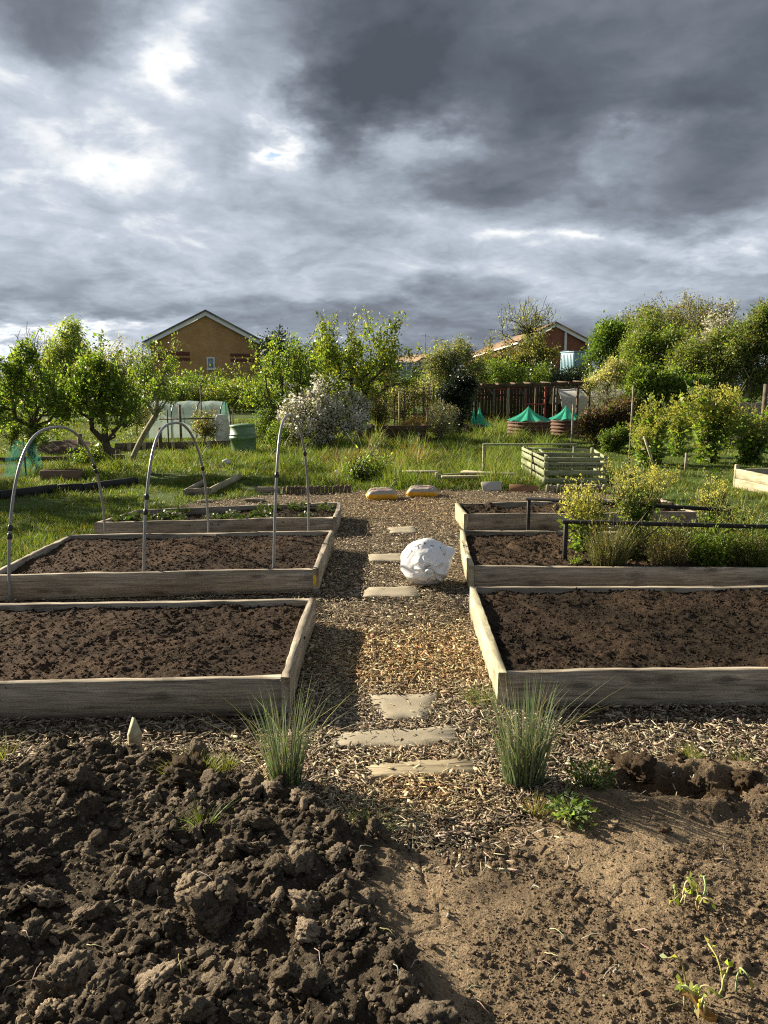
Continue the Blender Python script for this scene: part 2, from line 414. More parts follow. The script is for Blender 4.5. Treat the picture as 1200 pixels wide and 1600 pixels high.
# ------------------------------------------------------------------ dug soil in the foreground
def soil_h(x, y):
    yb = y_soil(x)
    wob = (fbm2(x * 5, y * 5, 91, 3) - .5) * .12
    inside = sstep(.0, .10, yb + wob - y)
    edge = .12 + .05 * (fbm2(y * 3, y * 0 + 2, 5, 3) - .5) + .09 * np.sin(y * 5.1)
    left = sstep(edge + .06, edge - .16, x)
    wx = x + .05 * (vn2(x * 9, y * 9, 1) - .5); wy = y + .05 * (vn2(x * 9, y * 9, 2) - .5)
    f1, f2, i1 = worley2(wx * 9, wy * 9, 3); g1, g2, _ = worley2(wx * 21, wy * 21, 4); k1, _, _ = worley2(wx * 48, wy * 48, 6)
    hl = .035 + .15 * (fbm2(x * 3.2, y * 3.2, 11, 2) - .5) + .045 * (i1 - .4) * sstep(.03, .2, f2 - f1) + .020 * (.5 - g1) + .012 * (.5 - k1) + .022 * (fbm2(x * 22, y * 22, 12, 5, .6) - .5)
    e1, e2, ie = worley2(x * 3.1 + .35 * (fbm2(x * 6, y * 6, 21, 3)), y * 3.1 + .35 * fbm2(x * 6, y * 6, 22, 3), 20)
    crack = sstep(.035, .0, e2 - e1) * sstep(.36, .52, fbm2(x * 2, y * 2, 23, 3))
    gr = sstep(.52, .64, fbm2(x * 2.4, y * 2.4, 25, 4) + .10 * sstep(1.95, 1.65, y) - .05)
    hr = .012 + .05 * (fbm2(x * 2.2, y * 2.2, 24, 3) - .5) + .020 * (fbm2(x * 14, y * 14, 26, 6, .6) - .5) - .008 * crack + .006 * (fbm2(x * 50, y * 50, 27, 4, .65) - .5) + gr * (.010 * (.5 - g1) + .007 * (.5 - k1) + .012 * (fbm2(x * 45, y * 45, 29, 4, .6) - .5))
    # the spade hole with its turned lumps at the right
    hx, hy = G(1070, 1236)[:2]; rr = np.hypot((x - hx) / .34, (y - hy) / .11)
    hr = hr - .16 * sstep(1.1, .3, rr + .5 * (vn2(x * 12, y * 12, 31) - .5)) + .035 * sstep(.5, 1.3, rr) * sstep(2.2, 1.3, rr) * (1 + (f1 - .5))
    hl = .5 * (hl + np.sqrt(hl * hl + .0012)); hr = np.where(hr < -.02, hr, np.where(hr < .004, .004 + .15 * (hr - .004), hr))
    h = hl * left + hr * (1 - left); h = np.where(rr < 1.4, h, np.maximum(h, -.002))
    return h * inside - .05 * (1 - inside), left, inside, crack, gr
nx, ny = 1040, 460
xs = np.linspace(-3.2, 3.4, nx); ys = np.linspace(.95, 3.55, ny); X, Y = np.meshgrid(xs, ys)
H, LEFT, INS, CRK, GRN = soil_h(X, Y)
tone = fbm2(X * 2.3, Y * 2.3, 41, 4); fine = fbm2(X * 40, Y * 40, 42, 3)
dark = np.array((.062, .048, .033)); sand = np.array((.27, .20, .125)); loam = np.array((.14, .103, .066))
sm = ((1 - GRN * .8) * sstep(.25, .62, tone + .25 * (fbm2(X * 9, Y * 9, 44, 3) - .5)))[..., None]
cr = loam * (1 - sm) + sand * sm
C = dark * (.7 + .6 * fine[..., None]) * LEFT[..., None] + cr * (.8 + .4 * fine[..., None]) * (1 - LEFT[..., None])
a = Acc(); a.add(np.stack([X, Y, H], -1).reshape(-1, 3), [gridF(nx, ny)], C.reshape(-1, 3))
tag(a.build('dug_soil', M['soil'], smooth=True), kind='structure')
def soil_z(x, y): return soil_h(np.atleast_1d(np.asarray(x, float)), np.atleast_1d(np.asarray(y, float)))[0]

a = Acc()
def sample_soil(N, seed, left=True):
    r = np.random.default_rng(seed); y = .98 + 2.4 * r.random(N * 6) ** 1.25; x = r.uniform(-2.1, 2.2, N * 6)
    h, lf, ins, _, gr = soil_h(x, y)
    k = ((lf > .6) if left else (lf < .35)) & (ins > .7)
    k &= (r.random(N * 6) < (gr * .75 + .25)) if not left else True
    return x[k][:N], y[k][:N], h[k][:N]
for N, lo, hi, sub, seed, left, rg in ((85, .042, .072, 4, 1, True, .34), (200, .026, .044, 4, 11, True, .36), (800, .013, .028, 3, 2, True, .4), (4200, .005, .015, 2, 3, True, .45), (11000, .0022, .006, 1, 4, True, .25),
                                 (1300, .004, .012, 2, 5, False, .4), (26000, .0016, .005, 1, 6, False, .3), (40, .010, .024, 3, 7, False, .4)):
    x, y, h = sample_soil(N, seed, left); r = np.random.default_rng(seed + 9)
    R = lo + (hi - lo) * r.random(len(x)) ** 2.2
    c = np.array((.100, .079, .056) if left else (.17, .125, .08)) * r.lognormal(0, .25, len(x))[:, None] * ((1 + 1.1 * r.random(len(x)) ** 2)[:, None] if left else 1.)
    scatter_clods(a, np.stack([x, y, h + R * .25], -1), R, sub, c, 8, rg, seed)
tag(a.build('soil_clods', M['soil'], smooth=True), 'dark lumpy clods and crumbs of freshly dug earth', kind='stuff')
# ------------------------------------------------------------------ raised beds
BED_H = .19; BEDS = []
def bed_quad(name_label, near_path, far_path, far_out, near_out, h=BED_H, soil_depth=.035, soil_cols=((.038, .025, .016), (.068, .043, .027)), amp=.026, seed=0, res=.012, matk='plank', t=.042):
    """corners are points on the TOP outer edge"""
    NP, FP, FO, NO = [np.array(p[:2]) for p in (near_path, far_path, far_out, near_out)]
    cen = (NP + FP + FO + NO) / 4
    b = thing('raised_bed', name_label, 'raised bed', (*cen, 0), 0., 'timber raised beds beside the bark path')
    u = (NP - NO) / np.linalg.norm(NP - NO); d = (FP - NP) / np.linalg.norm(FP - NP); d2 = (FO - NO) / np.linalg.norm(FO - NO)
    def off(p, v, k): return p + v * k
    board('front_board', off(NO, d2, t/2), off(NP - u * (t + .001), d, t/2), h, t, M[matk], b, seed=seed)
    board('back_board', off(FO, d2, -t/2), off(FP - u * (t + .001), d, -t/2), h, t, M[matk], b, seed=seed + 1)
    board('side_board', off(NP, u, -t/2), off(FP, u, -t/2), h + .004, t, M['plank_pale'] if seed % 2 else M[matk], b, seed=seed + 2)
    board('side_board', off(off(NO, u, t/2), d2, t + .001), off(off(FO, u, t/2), d2, -t - .001), h, t, M[matk], b, seed=seed + 3)
    n = int(np.linalg.norm(NP - NO) / res); m = int(np.linalg.norm(FP - NP) / res)
    S, T = np.meshgrid(np.linspace(.006, .994, n), np.linspace(.012, .988, m))
    P = (NO * (1 - T[..., None]) + FO * T[..., None]) * (1 - S[..., None]) + (NP * (1 - T[..., None]) + FP * T[..., None]) * S[..., None]
    x, y = P[..., 0], P[..., 1]; k = seed * 3.7
    wx = x + .06 * (vn2(x * 8, y * 8, seed) - .5); wy = y + .06 * (vn2(x * 8 + 9, y * 8, seed) - .5)
    f1, f2, fi = worley2(wx * 13, wy * 13, seed); g1, _, _ = worley2(wx * 31, wy * 31, seed + 5)
    gate = .25 + 1.1 * sstep(.35, .62, fbm2(x * 2.1 + k, y * 2.1 + 5, seed + 8, 3)); z = h - soil_depth + amp * (2.0 * (fbm2(x * 3 + k, y * 3, seed, 3) - .5) + 1.0 * (fbm2(x * 11, y * 11, seed + 2, 4) - .5) + gate * (.6 * (.45 - f1) * sstep(.4, .6, fi) + .3 * (.5 - g1)) + .5 * (fbm2(x * 45, y * 45, seed + 3, 3) - .5))
    tone = sstep(.35, .7, fbm2(x * 2.5 + k, y * 2.5, seed + 4, 4))[..., None]
    C = np.array(soil_cols[0]) * (1 - tone) + np.array(soil_cols[1]) * tone
    C = C * (.65 + .7 * fbm2(x * 50, y * 50, seed + 6, 3)[..., None])
    a = Acc(); a.add(np.stack([x - cen[0], y - cen[1], z], -1).reshape(-1, 3), [gridF(n, m)], C.reshape(-1, 3))
    # crumbs on top
    r = np.random.default_rng(seed); I = r.integers(0, n * m, int(2600 * np.linalg.norm(NP - NO) * np.linalg.norm(FP - NP)))
    Q = np.stack([x - cen[0], y - cen[1], z], -1).reshape(-1, 3)[I] + r.normal(0, .004, (len(I), 3)); R = .002 + .011 * r.random(len(I)) ** 4
    scatter_clods(a, Q + np.array((0, 0, .002)), R, 1, C.reshape(-1, 3)[I] * r.lognormal(0, .14, len(I))[:, None], 6, .3, seed)
    a.build('soil', M['soil'], b, smooth=True)
    BEDS.append([tuple(NP), tuple(FP), tuple(FO), tuple(NO)])
    return b, z
T_ = lambda u, v: G(u, v, BED_H)
def ext(p, q, L):
    """point L metres from p along p->q"""
    p = np.asarray(p); q = np.asarray(q); d = (q - p)[:2]; return np.array((*(p[:2] + d / np.linalg.norm(d) * L), p[2]))
np_, fp_ = T_(452, 1060), T_(493, 935)
bed_lf, _ = bed_quad('nearest timber bed on the left facing the dug soil, full of bare compost', np_, fp_, ext(fp_, T_(0, 942), 2.4), ext(np_, T_(0, 1069), 2.4), seed=2, res=.009)
bed_lm, _ = bed_quad('left timber bed spanned by three grey hoops, yellow tag on its corner', T_(497, 889), T_(522, 829), T_(107, 836), T_(-24, 901), seed=4)
bed_lb, _ = bed_quad('farthest timber bed on the left, planted with low strawberry leaves', T_(526, 808), T_(533, 784), T_(214, 797), T_(146, 817), seed=6, res=.02, soil_depth=.06, amp=.04, soil_cols=((.03, .022, .014), (.05, .036, .022)))
np_, fp_ = T_(779, 1052), T_(734, 917)
bed_rf, _ = bed_quad('nearest timber bed on the right, pale side plank, filled with dark bare compost', np_, fp_, ext(fp_, T_(1200, 914), 2.4), ext(np_, T_(1200, 1046), 2.4), seed=1, res=.009, soil_cols=((.022, .0155, .010), (.043, .028, .018)), amp=.032)
np_, fp_ = T_(733, 885), T_(719, 828)
bed_rm, _ = bed_quad('right timber bed holding yellow flowering stems and bushy herbs', np_, fp_, ext(fp_, T_(1060, 831), 2.75), ext(np_, T_(1200, 888), 2.75), seed=3, soil_cols=((.04, .027, .017), (.072, .048, .03)), amp=.04)
bed_rb, _ = bed_quad('farthest timber bed on the right, dark cloddy soil, sunlit end plank', T_(725, 804), T_(711, 786), T_(1034, 779), T_(1090, 800), seed=5, res=.016, soil_cols=((.03, .021, .014), (.055, .038, .024)), amp=.06)
# yellow tag on the corner of the hooped bed
a = Acc(); p = T_(494, 889); bx(a, (0, 0, 0), (.026, .006, .085), b=.002)
o = a.build('corner_tag', m_plain('yellow_paint', (.62, .43, .04), .6), bed_lm)
q = np.array(p) - np.array(bed_lm.location); o.location = (q[0] - .012, q[1] - .006, .10)

# ------------------------------------------------------------------ stepping stones
t = NT('paving_stone'); c = t.coord()
n1 = t.noise(c, 5., 6, .6).outputs[0]; n2 = t.noise(c, 160., 3, .7).outputs[0]
col = t.mixc(t.ramp(n1, [(.3, (.25, .215, .155)), (.7, (.36, .315, .23))]), t.ramp(n2, [(.3, .8), (.7, 1.15)]), .8, 'MULTIPLY')
col = t.mixc(col, (.16, .11, .07), t.ramp(t.noise(c, 9., 5, .7).outputs[0], [(.6, 0.), (.72, .75)]))
M['stone'] = t.done(t.pr(col, .85, .2, t.bump(n2, .5, .003)))
SLABS = []
def slab(pts, label, z=.019, th=.03, mat='stone', seed=0):
    P = np.array([G(u, v, z)[:2] for u, v in pts]); c = P.mean(0); r = np.random.default_rng(seed)
    SLABS.append([tuple(c + (q - c) * .95) for q in P]); Q = []
    for i in range(len(P)):
        p, q = P[i], P[(i + 1) % len(P)]
        for k in range(9): Q.append(p + (q - p) * k / 9 + r.normal(0, .0035, 2) + .006 * np.array((math.sin(k * 1.9 + seed + i), math.cos(k * 1.3 + seed))))
    Q = np.array(Q) - c; n = len(Q); b = .004
    rings = [(Q, -th), (Q, -b), (Q * (1 - b / np.linalg.norm(Q, axis=1)[:, None]), 0), (Q * .5, .0015)]
    V = np.concatenate([np.column_stack([q, np.full(n, zz) + (r.normal(0, .0006, n) if zz > -b else 0)]) for q, zz in rings])
    j = np.arange(n); k = (j + 1) % n
    F = [np.stack([i * n + j, i * n + k, (i + 1) * n + k, (i + 1) * n + j], -1) for i in range(3)] + [(3 * n + j)[None]]
    area = np.sum(Q[:, 0] * np.roll(Q[:, 1], -1) - Q[:, 1] * np.roll(Q[:, 0], -1))
    if area < 0: F = [f[:, ::-1] for f in F]
    a = Acc(); a.add(V, F); o = a.build('stepping_stone', M[mat]); o.location = (*c, z)
    tag(o, label, 'stepping stone', 'stepping stones along the bark path')
slab([(574, 1085), (686, 1083), (668, 1121), (600, 1124)], 'tapered pale paving stone in front of the orange chips patch', seed=1)
slab([(521, 1146), (560, 1141), (718, 1134), (716, 1158), (640, 1166), (521, 1166)], 'long pale paving stone between the tapered stone and the grained stone', seed=2)
slab([(572, 1196), (640, 1188), (742, 1184), (744, 1206), (680, 1212), (572, 1214)], 'grooved stone with wood-like grain lines, nearest to the soil', mat='stone_wood', seed=3)
slab([(571, 921), (580, 917), (645, 916), (654, 922), (653, 932), (566, 932)], 'flat buff stone just in front of the white sack', seed=4)
slab([(576, 866), (626, 864), (640, 873), (638, 876), (577, 876)], 'buff stone partly hidden behind the white sack', seed=5)
slab([(606, 824), (648, 822), (651, 832), (610, 833)], 'small stepping stone farthest up the path, before the compost bags', seed=6)
# peg
a = Acc(); P = [(-.028, 0), (.028, 0), (.032, .11), (.006, .19), (-.026, .12)]
V = np.array([(x, y, z) for y in (-.011, .011) for x, z in P]); n = len(P); j = np.arange(n); k = (j + 1) % n
a.add(V, [j[None], (n + j)[None, ::-1], np.stack([j, j + n, k + n, k], -1)])
o = a.build('wooden_peg', M['plank_pale']); g = G(212, 1178); o.location = (g[0], g[1], -.015); o.rotation_euler = (.05, -.06, math.radians(56))
tag(o, 'pointed sawn timber peg standing in front of the left bed', 'peg')

# ------------------------------------------------------------------ wood chips: one mass nobody could count
INB = lambda x, y: np.any([inpoly(x, y, b) for b in BEDS], axis=0)
a = Acc()
SMALL = G(608, 905)[:2]
def chips(N, ylo, yhi, xlo, xhi, seed, sc=1.):
    r = np.random.default_rng(seed); y = ylo + (yhi - ylo) * r.random(N) ** 1.15; x = r.uniform(xlo, xhi, N)
    ons = np.any([inpoly(x, y, q) for q in SLABS], axis=0); k = inpoly(x, y, BARK) & ~INB(x, y) & (~ons | (r.random(N) < .05)) & (y > y_soil(x) - .04 - .34 * r.random(N) ** 7)
    x, y = x[k], y[k]; n = len(x)
    u, v = proj(np.stack([x, y, 0 * x], -1))
    warm = 1.6 * np.exp(-(((u - 640) / 125) ** 2 + ((v - 1030) / 52) ** 2)) + .8 * np.exp(-(((u - 640) / 150) ** 2 + ((v - 790) / 28) ** 2)) + .7 * np.exp(-(((u - 660) / 120) ** 2 + ((v - 1235) / 60) ** 2))
    warm = np.clip(warm * (.5 + fbm2(x * 5, y * 5, 61, 3)), 0, 1)[:, None]
    grey = jcol([(.33, .28, .2), (.22, .175, .12), (.13, .095, .065), (.42, .36, .26), (.09, .065, .045), (.27, .22, .15)], n, .22, .05)
    wrm = jcol([(.40, .30, .15), (.24, .155, .075), (.48, .39, .22), (.13, .08, .042), (.11, .07, .04), (.34, .19, .08), (.50, .42, .26)], n, .22, .06)
    C = (grey * (1 - warm) + wrm * warm) * 1.12
    kind = r.random(n); L = np.where(kind < .45, .010 + .03 * r.random(n) ** 1.5, np.where(kind < .8, .02 + .05 * r.random(n) ** 2, .006 + .012 * r.random(n))) * sc; Wd = np.where(kind < .45, L * r.uniform(.16, .40, n), np.where(kind < .8, .002 + .005 * r.random(n), L * r.uniform(.3, .7, n))); Th = np.minimum(Wd * r.uniform(.12, .3, n), .0026)
    bump = .016 * fbm2(x * 6, y * 6, 62, 3) - .006
    z = bump + r.random(n) ** 1.5 * .018
    az = r.uniform(0, 2 * PI, n); el = r.normal(0, .24, n); ro = r.normal(0, .6, n)
    X = np.stack([np.cos(az) * np.cos(el), np.sin(az) * np.cos(el), np.sin(el)], -1)
    S = np.stack([-np.sin(az), np.cos(az), 0 * az], -1); U = np.cross(X, S)
    S2 = S * np.cos(ro)[:, None] + U * np.sin(ro)[:, None]; U2 = np.cross(X, S2)
    V = np.zeros((n, 8, 3)); i = 0
    for sx in (-1, 1):
        for (ss, su) in ((-1, -1), (1, -1), (1, 1), (-1, 1)):
            tp = r.uniform(.35, 1., n)
            V[:, i] = X * (sx * L / 2 * (1 + .25 * ss * r.uniform(-1, 1, n)))[:, None] + S2 * (ss * Wd / 2 * tp)[:, None] + U2 * (su * Th / 2)[:, None]; i += 1
    V += np.stack([x, y, z + .004], -1)[:, None]
    F = np.array([(3, 2, 1, 0), (4, 5, 6, 7), (0, 1, 5, 4), (1, 2, 6, 5), (2, 3, 7, 6), (3, 0, 4, 7)])
    a.add(V.reshape(-1, 3), [(F[None] + (np.arange(n) * 8)[:, None, None]).reshape(-1, 4)], np.repeat(C, 8, 0))
chips(50000, 2.2, 4.7, -2.6, 3., 1, 1.25)
chips(40000, 2.2, 4.6, -.5, .7, 5, 1.25)
chips(42000, 4.5, 12., -3., 3.4, 2, 1.15)
chips(24000, 4.5, 12., -.7, 1.0, 6, 1.1)
chips(1100, 2.2, 6., -2.4, 2.6, 3, 2.)
tag(a.build('wood_chips', M['chips']), 'loose grey and tan bark chips covering the path', kind='stuff')

# ------------------------------------------------------------------ hoops over the left bed
M['pipe'] = m_plain('grey_pipe', (.21, .21, .215), .35, .5, .15, 20., .1)
M['clip'] = m_plain('black_clip', (.012, .012, .013), .4, .5, .2)
def hoop(f, b, top_v, label, clips):
    F_ = G(*f, 0.); B_ = G(*b, BED_H * .2); mid = (F_ + B_) / 2
    # height from the pixel row of the crown
    H = W(0, top_v, mid[1])[2]; half = np.linalg.norm((B_ - F_)[:2]) / 2; ax = (B_ - F_)[:2] / (2 * half)
    o = thing('tunnel_hoop', label, 'hoop', (mid[0], mid[1], 0), 0, 'grey pipe hoops over the bed')
    th = np.linspace(0, PI, 60); s = -np.sign(np.cos(th)) * np.abs(np.cos(th)) ** .80 * half; z = H * np.sin(th) ** .92
    P = np.stack([ax[0] * s, ax[1] * s, z], -1)
    P[:, 0] += .012 * np.sin(th * 3)
    a = Acc(); tube(a, P, .0115, 10); a.build('pipe', M['pipe'], o, True)
    for side, zz in clips:
        I = [i for i in range(len(P)) if (i < 30) == (side < 0)]; i = min(I, key=lambda i: abs(P[i, 2] - zz)); i = min(max(i, 1), 58)
        d = P[i + 1] - P[i - 1]; d /= np.linalg.norm(d); a = Acc(); tube(a, [P[i] - d * .022, P[i] - d * .02, P[i] + d * .02, P[i] + d * .022], [.0135, .0165, .0165, .0135], 10)
        bx(a, P[i] + np.array((.012, -.008, 0)), (.022, .016, .018), b=.003)
        a.build('pipe_clip', M['clip'], o)
hoop((16, 941), (165, 846), 668, 'leftmost grey pipe hoop, at the outer end of the bed', [(-1, .57), (-1, .50), (1, .84), (1, .78)])
hoop((226, 926), (326, 844), 661, 'middle grey pipe hoop arching over the bed', [(-1, .76), (-1, .64), (1, .80)])
hoop((428, 916), (482, 841), 649, 'grey pipe hoop nearest the bark path', [(-1, .86), (1, .93)])

# ------------------------------------------------------------------ low black frames on the right beds
M['black_wood'] = m_plain('black_frame', (.012, .011, .011), .55, .35, .3, 8., .2)
def frame(foot, corner_v, end, zf, label, drop, ext_m=0):
    f = G(*foot, zf); top = W(foot[0], corner_v, f[1]); e = G(*end, top[2])
    if ext_m: d = e - top; e = e + d / np.linalg.norm(d) * ext_m
    o = thing('bed_frame', label, 'frame', (f[0], f[1], 0)); b0 = np.array((f[0], f[1], 0))
    a = Acc(); bar(a, np.array((0, 0, .02)), np.array((0, 0, top[2] - .016)), .032, .032, .003); a.build('post', M['black_wood'], o)
    a = Acc(); bar(a, top - b0 - (e - top) / np.linalg.norm(e - top) * .016, e - b0 + (e - top) / np.linalg.norm(e - top) * .016, .032, .032, .003); a.build('rail', M['black_wood'], o)
    a = Acc(); bar(a, np.array((*(e - b0)[:2], .02)), np.array((*(e - b0)[:2], top[2] - .0165)), .03, .03, .003); a.build('post', M['black_wood'], o)
frame((882, 876), 815, (1200, 823), .16, 'front black timber frame standing before the herbs', 0, .55)
frame((825, 829), 779, (1140, 797), .17, 'rear black timber frame behind the yellow flowering stems', 0)
# ------------------------------------------------------------------ white sack
t = NT('sack_plastic'); c = t.coord(); a_ = t.attr()
nz = t.noise(c, 14., 5, .6).outputs[0]
M['sack'] = t.done(t.pr(a_, .38, .45, t.bump(nz, .1, .008)))
def white_sack():
    g = G(667, 920); cen = np.array((g[0], g[1] + .16, .185))
    o = thing('white_sack', 'knotted white plastic sack lying on the bark path', 'sack', (cen[0], cen[1], 0))
    pole = np.array((.06, -.93, -.02)); pole /= np.linalg.norm(pole)   # towards the knot
    Rt = np.cross(np.array((0, 0, 1.)), pole); Rt /= np.linalg.norm(Rt); Up = np.cross(pole, Rt)
    nt, nph = 110, 260
    th = np.linspace(.02, PI - .02, nt)[:, None]; ph = np.linspace(0, 2 * PI, nph, endpoint=False)[None]
    pl = 0
    r = np.random.default_rng(5)
    pl = np.zeros((nt, nph))
    for q in range(24):
        p0 = r.uniform(0, 2 * PI); wd = r.uniform(.06, .18); ln = r.choice([.7, .95, 1.3, 1.9], p=[.35, .3, .25, .1]); am = r.uniform(.35, 1.) ; bend = r.normal(0, .25)
        dp = np.angle(np.exp(1j * (ph - p0 - bend * (th - .3)))); wid = wd * (1 + .9 * th)
        pl = np.maximum(pl, am * np.exp(-np.abs(dp / wid) ** 1.3) * np.clip((ln - th) / (.45 * ln), 0, 1) * np.clip(th / .2, 0, 1))
    fade = np.exp(-((th - .5) / .8) ** 2) + .15
    dent = .32 * np.exp(-(th / .26) ** 2)
    n3 = vn3(np.stack([np.sin(th) * np.cos(ph) * 3, np.sin(th) * np.sin(ph) * 3, np.cos(th) * 3 + 0 * ph], -1).reshape(-1, 3), 4).reshape(nt, nph)
    n4 = vn3(np.stack([np.sin(th) * np.cos(ph) * 7, np.sin(th) * np.sin(ph) * 7, np.cos(th) * 7 + 0 * ph], -1).reshape(-1, 3), 9).reshape(nt, nph)
    rad = 1 - .19 * fade * (1 - pl) - dent + .09 * (n3 - .5) + .02 * np.abs(n4 - .5)
    S3 = np.stack([np.sin(th) * np.cos(ph), np.sin(th) * np.sin(ph), np.cos(th) + 0 * ph], -1).reshape(-1, 3); nn_ = r.normal(0, 1, (26, 3)); nn_ /= np.linalg.norm(nn_, axis=1)[:, None]; hh_ = r.uniform(1.0, 1.12, 26)
    fac = np.min(np.where(S3 @ nn_.T > .3, hh_ / np.maximum(S3 @ nn_.T, .3), 2.), 1).reshape(nt, nph); rad = rad * np.minimum(fac, 1.06)
    # upper-right corner of the sack sticks out at the back
    ear = np.exp(-((th - 1.9) / .3) ** 2 - ((np.angle(np.exp(1j * (ph - .35)))) / .22) ** 2); rad = rad + .34 * ear
    a, b = np.sin(th) * np.cos(ph), np.sin(th) * np.sin(ph); cc = np.cos(th) + 0 * ph
    P = (a[..., None] * Rt * .205 + b[..., None] * Up * .198 + cc[..., None] * pole * .21) * rad[..., None]
    P[..., 2] = np.maximum(P[..., 2], -.168 + .004 * n4) + .168
    C = np.full((nt, nph, 3), .80); C *= (1 - .12 * (n3[..., None] - .5))
    def arcband(t0, t1, p0, p1): return ((th > t0) & (th < t1)) & ((ph > p0) & (ph < p1))
    pr = np.zeros((nt, nph), bool)
    for p0, p1, t0, t1 in ((2.35, 2.75, 1.12, 1.17), (2.30, 2.38, 1.12, 1.25), (1.86, 2.12, 1.22, 1.30), (1.95, 2.02, 1.05, 1.22), (1.62, 1.70, 1.22, 1.34), (1.25, 1.42, 1.14, 1.24)):
        pr |= arcband(t0, t1, p0, p1)
    e1 = ((ph - .78) / .22) ** 2 + ((th - 1.18 - .25 * (ph - .78)) / .10) ** 2
    pr |= (e1 < 1.0) & (e1 > .55)
    C[pr] = (.16, .17, .18)
    i = np.arange(nt - 1)[:, None] * nph; j = np.arange(nph)[None]; k = (j + 1) % nph
    A = Acc(); A.add(P.reshape(-1, 3), [np.stack([i + j, i + k, i + nph + k, i + nph + j], -1).reshape(-1, 4), np.arange(nph)[None, ::-1], ((nt - 1) * nph + np.arange(nph))[None]], C.reshape(-1, 3))
    A.build('sack_body', M['sack'], o, True)
    # knot and its loose tail
    kp = pole * .20 + np.array((.0, 0, .165))
    A = Acc(); V, F = clod_shape(3, 77, .35); A.add(V * np.array((.038, .032, .036)) + kp, [F], (.70, .70, .69))
    for q, (dx, dz) in enumerate(((-.05, -.06), (.02, -.05), (.045, .035))):
        n = 9; s = np.linspace(0, 1, n)
        ctr = kp + np.outer(s, np.array((dx, -.03, dz))) + np.outer(np.sin(s * PI), (0, -.012, 0)); wd = .012 + .022 * s
        side = np.cross(np.array((dx, 0, dz)), (0, 1, 0)); side /= np.linalg.norm(side)
        V = np.concatenate([np.stack([ctr - side * wd[:, None], ctr + np.array((0, -.012, 0)) * np.cos(s * 9)[:, None], ctr + side * wd[:, None]], 1).reshape(-1, 3)])
        A.add(V, [gridF(3, n)], (.70, .70, .69))
    A.build('knot', M['sack'], o, True)
white_sack()

# ------------------------------------------------------------------ bags of compost
def compost_bag(u, v, w, label, rz, seed):
    g = G(u, v); o = thing('compost_bag', label, 'compost bag', (*g[:2], 0), rz, 'bags of compost at the path end')
    nt, nph = 64, 128; th = np.linspace(-PI / 2, PI / 2, nt)[:, None]; ph = np.linspace(0, 2 * PI, nph, endpoint=False)[None]
    def se(x, e): return np.sign(x) * np.abs(x) ** e
    X = se(np.cos(th), .55) * se(np.cos(ph), .35) * w / 2; Y = se(np.cos(th), .55) * se(np.sin(ph), .35) * w * .38; Z = se(np.sin(th), .75) * .085 + 0 * ph
    nz = vn3(np.stack([X * 20, Y * 20, Z * 20 + seed], -1).reshape(-1, 3), seed).reshape(nt, nph); n2 = vn3(np.stack([X * 30, Y * 30, Z * 30 + seed], -1).reshape(-1, 3), seed + 1).reshape(nt, nph)
    Z = Z * (1 + .12 * (nz - .5)) + .012 * (n2 - .5); Z = Z - .03 * (np.abs(X) / (w / 2)) ** 4
    Z = np.maximum(Z, -.062) + .066; Y = Y - .02 * (Z - .06)
    top = sstep(.078, .088, Z + .012 * (nz - .5))
    C = np.zeros((nt, nph, 3)) + np.array((.70, .37, .025)) * (.85 + .3 * n2[..., None])
    pic = np.where((nz > .5)[..., None], (.42, .37, .30), (.09, .06, .05)) * (.7 + .6 * n2[..., None]); pic = np.where(((nz > .62) & (X < 0))[..., None], (.20, .24, .12), pic)
    pic = np.where(((Y < -w * .16) & (Y > -w * .23))[..., None], (.20, .06, .035), pic)
    pic = np.where(((Y < -w * .23))[..., None], (.36, .33, .29), pic)
    e = (X / (w * .30)) ** 2 + ((Y - .0) / (w * .26)) ** 2
    txt = (e < 1) & (e > .72) & (Y > .03) & (np.sin(np.arctan2(Y, X) * 26) > -.2); pic = np.where(((e < 1.15) & (e > .6) & (Y > .01))[..., None], (.06, .05, .05), pic); pic = np.where(txt[..., None], (.55, .52, .45), pic)
    C = C * (1 - top[..., None]) + pic * top[..., None]
    i = np.arange(nt - 1)[:, None] * nph; j = np.arange(nph)[None]; k = (j + 1) % nph
    A = Acc(); A.add(np.stack([X, Y, Z], -1).reshape(-1, 3), [np.stack([i + j, i + k, i + nph + k, i + nph + j], -1).reshape(-1, 4)], C.reshape(-1, 3))
    A.build('bag_body', M['sack'], o, True)
    for s in (-1, 1):
        A = Acc(); n = 12; yy = np.linspace(-w * .30, w * .30, n); r = np.random.default_rng(seed + s)
        V = np.concatenate([np.column_stack([np.full(n, s * w * x), yy, .055 + r.normal(0, .004, n) - dz]) for x, dz in ((.485, 0), (.525, .012))])
        A.add(V, [gridF(n, 2)], (.5, .40, .22)); A.build('end_seam', M['sack'], o)
M['bag'] = M['sack']
compost_bag(597, 779, .44, 'left bulging compost bag with orange front at the end of the path', .06, 3)
compost_bag(660, 775, .45, 'right bulging compost bag with orange front, beside the overgrown planks', -.10, 8)

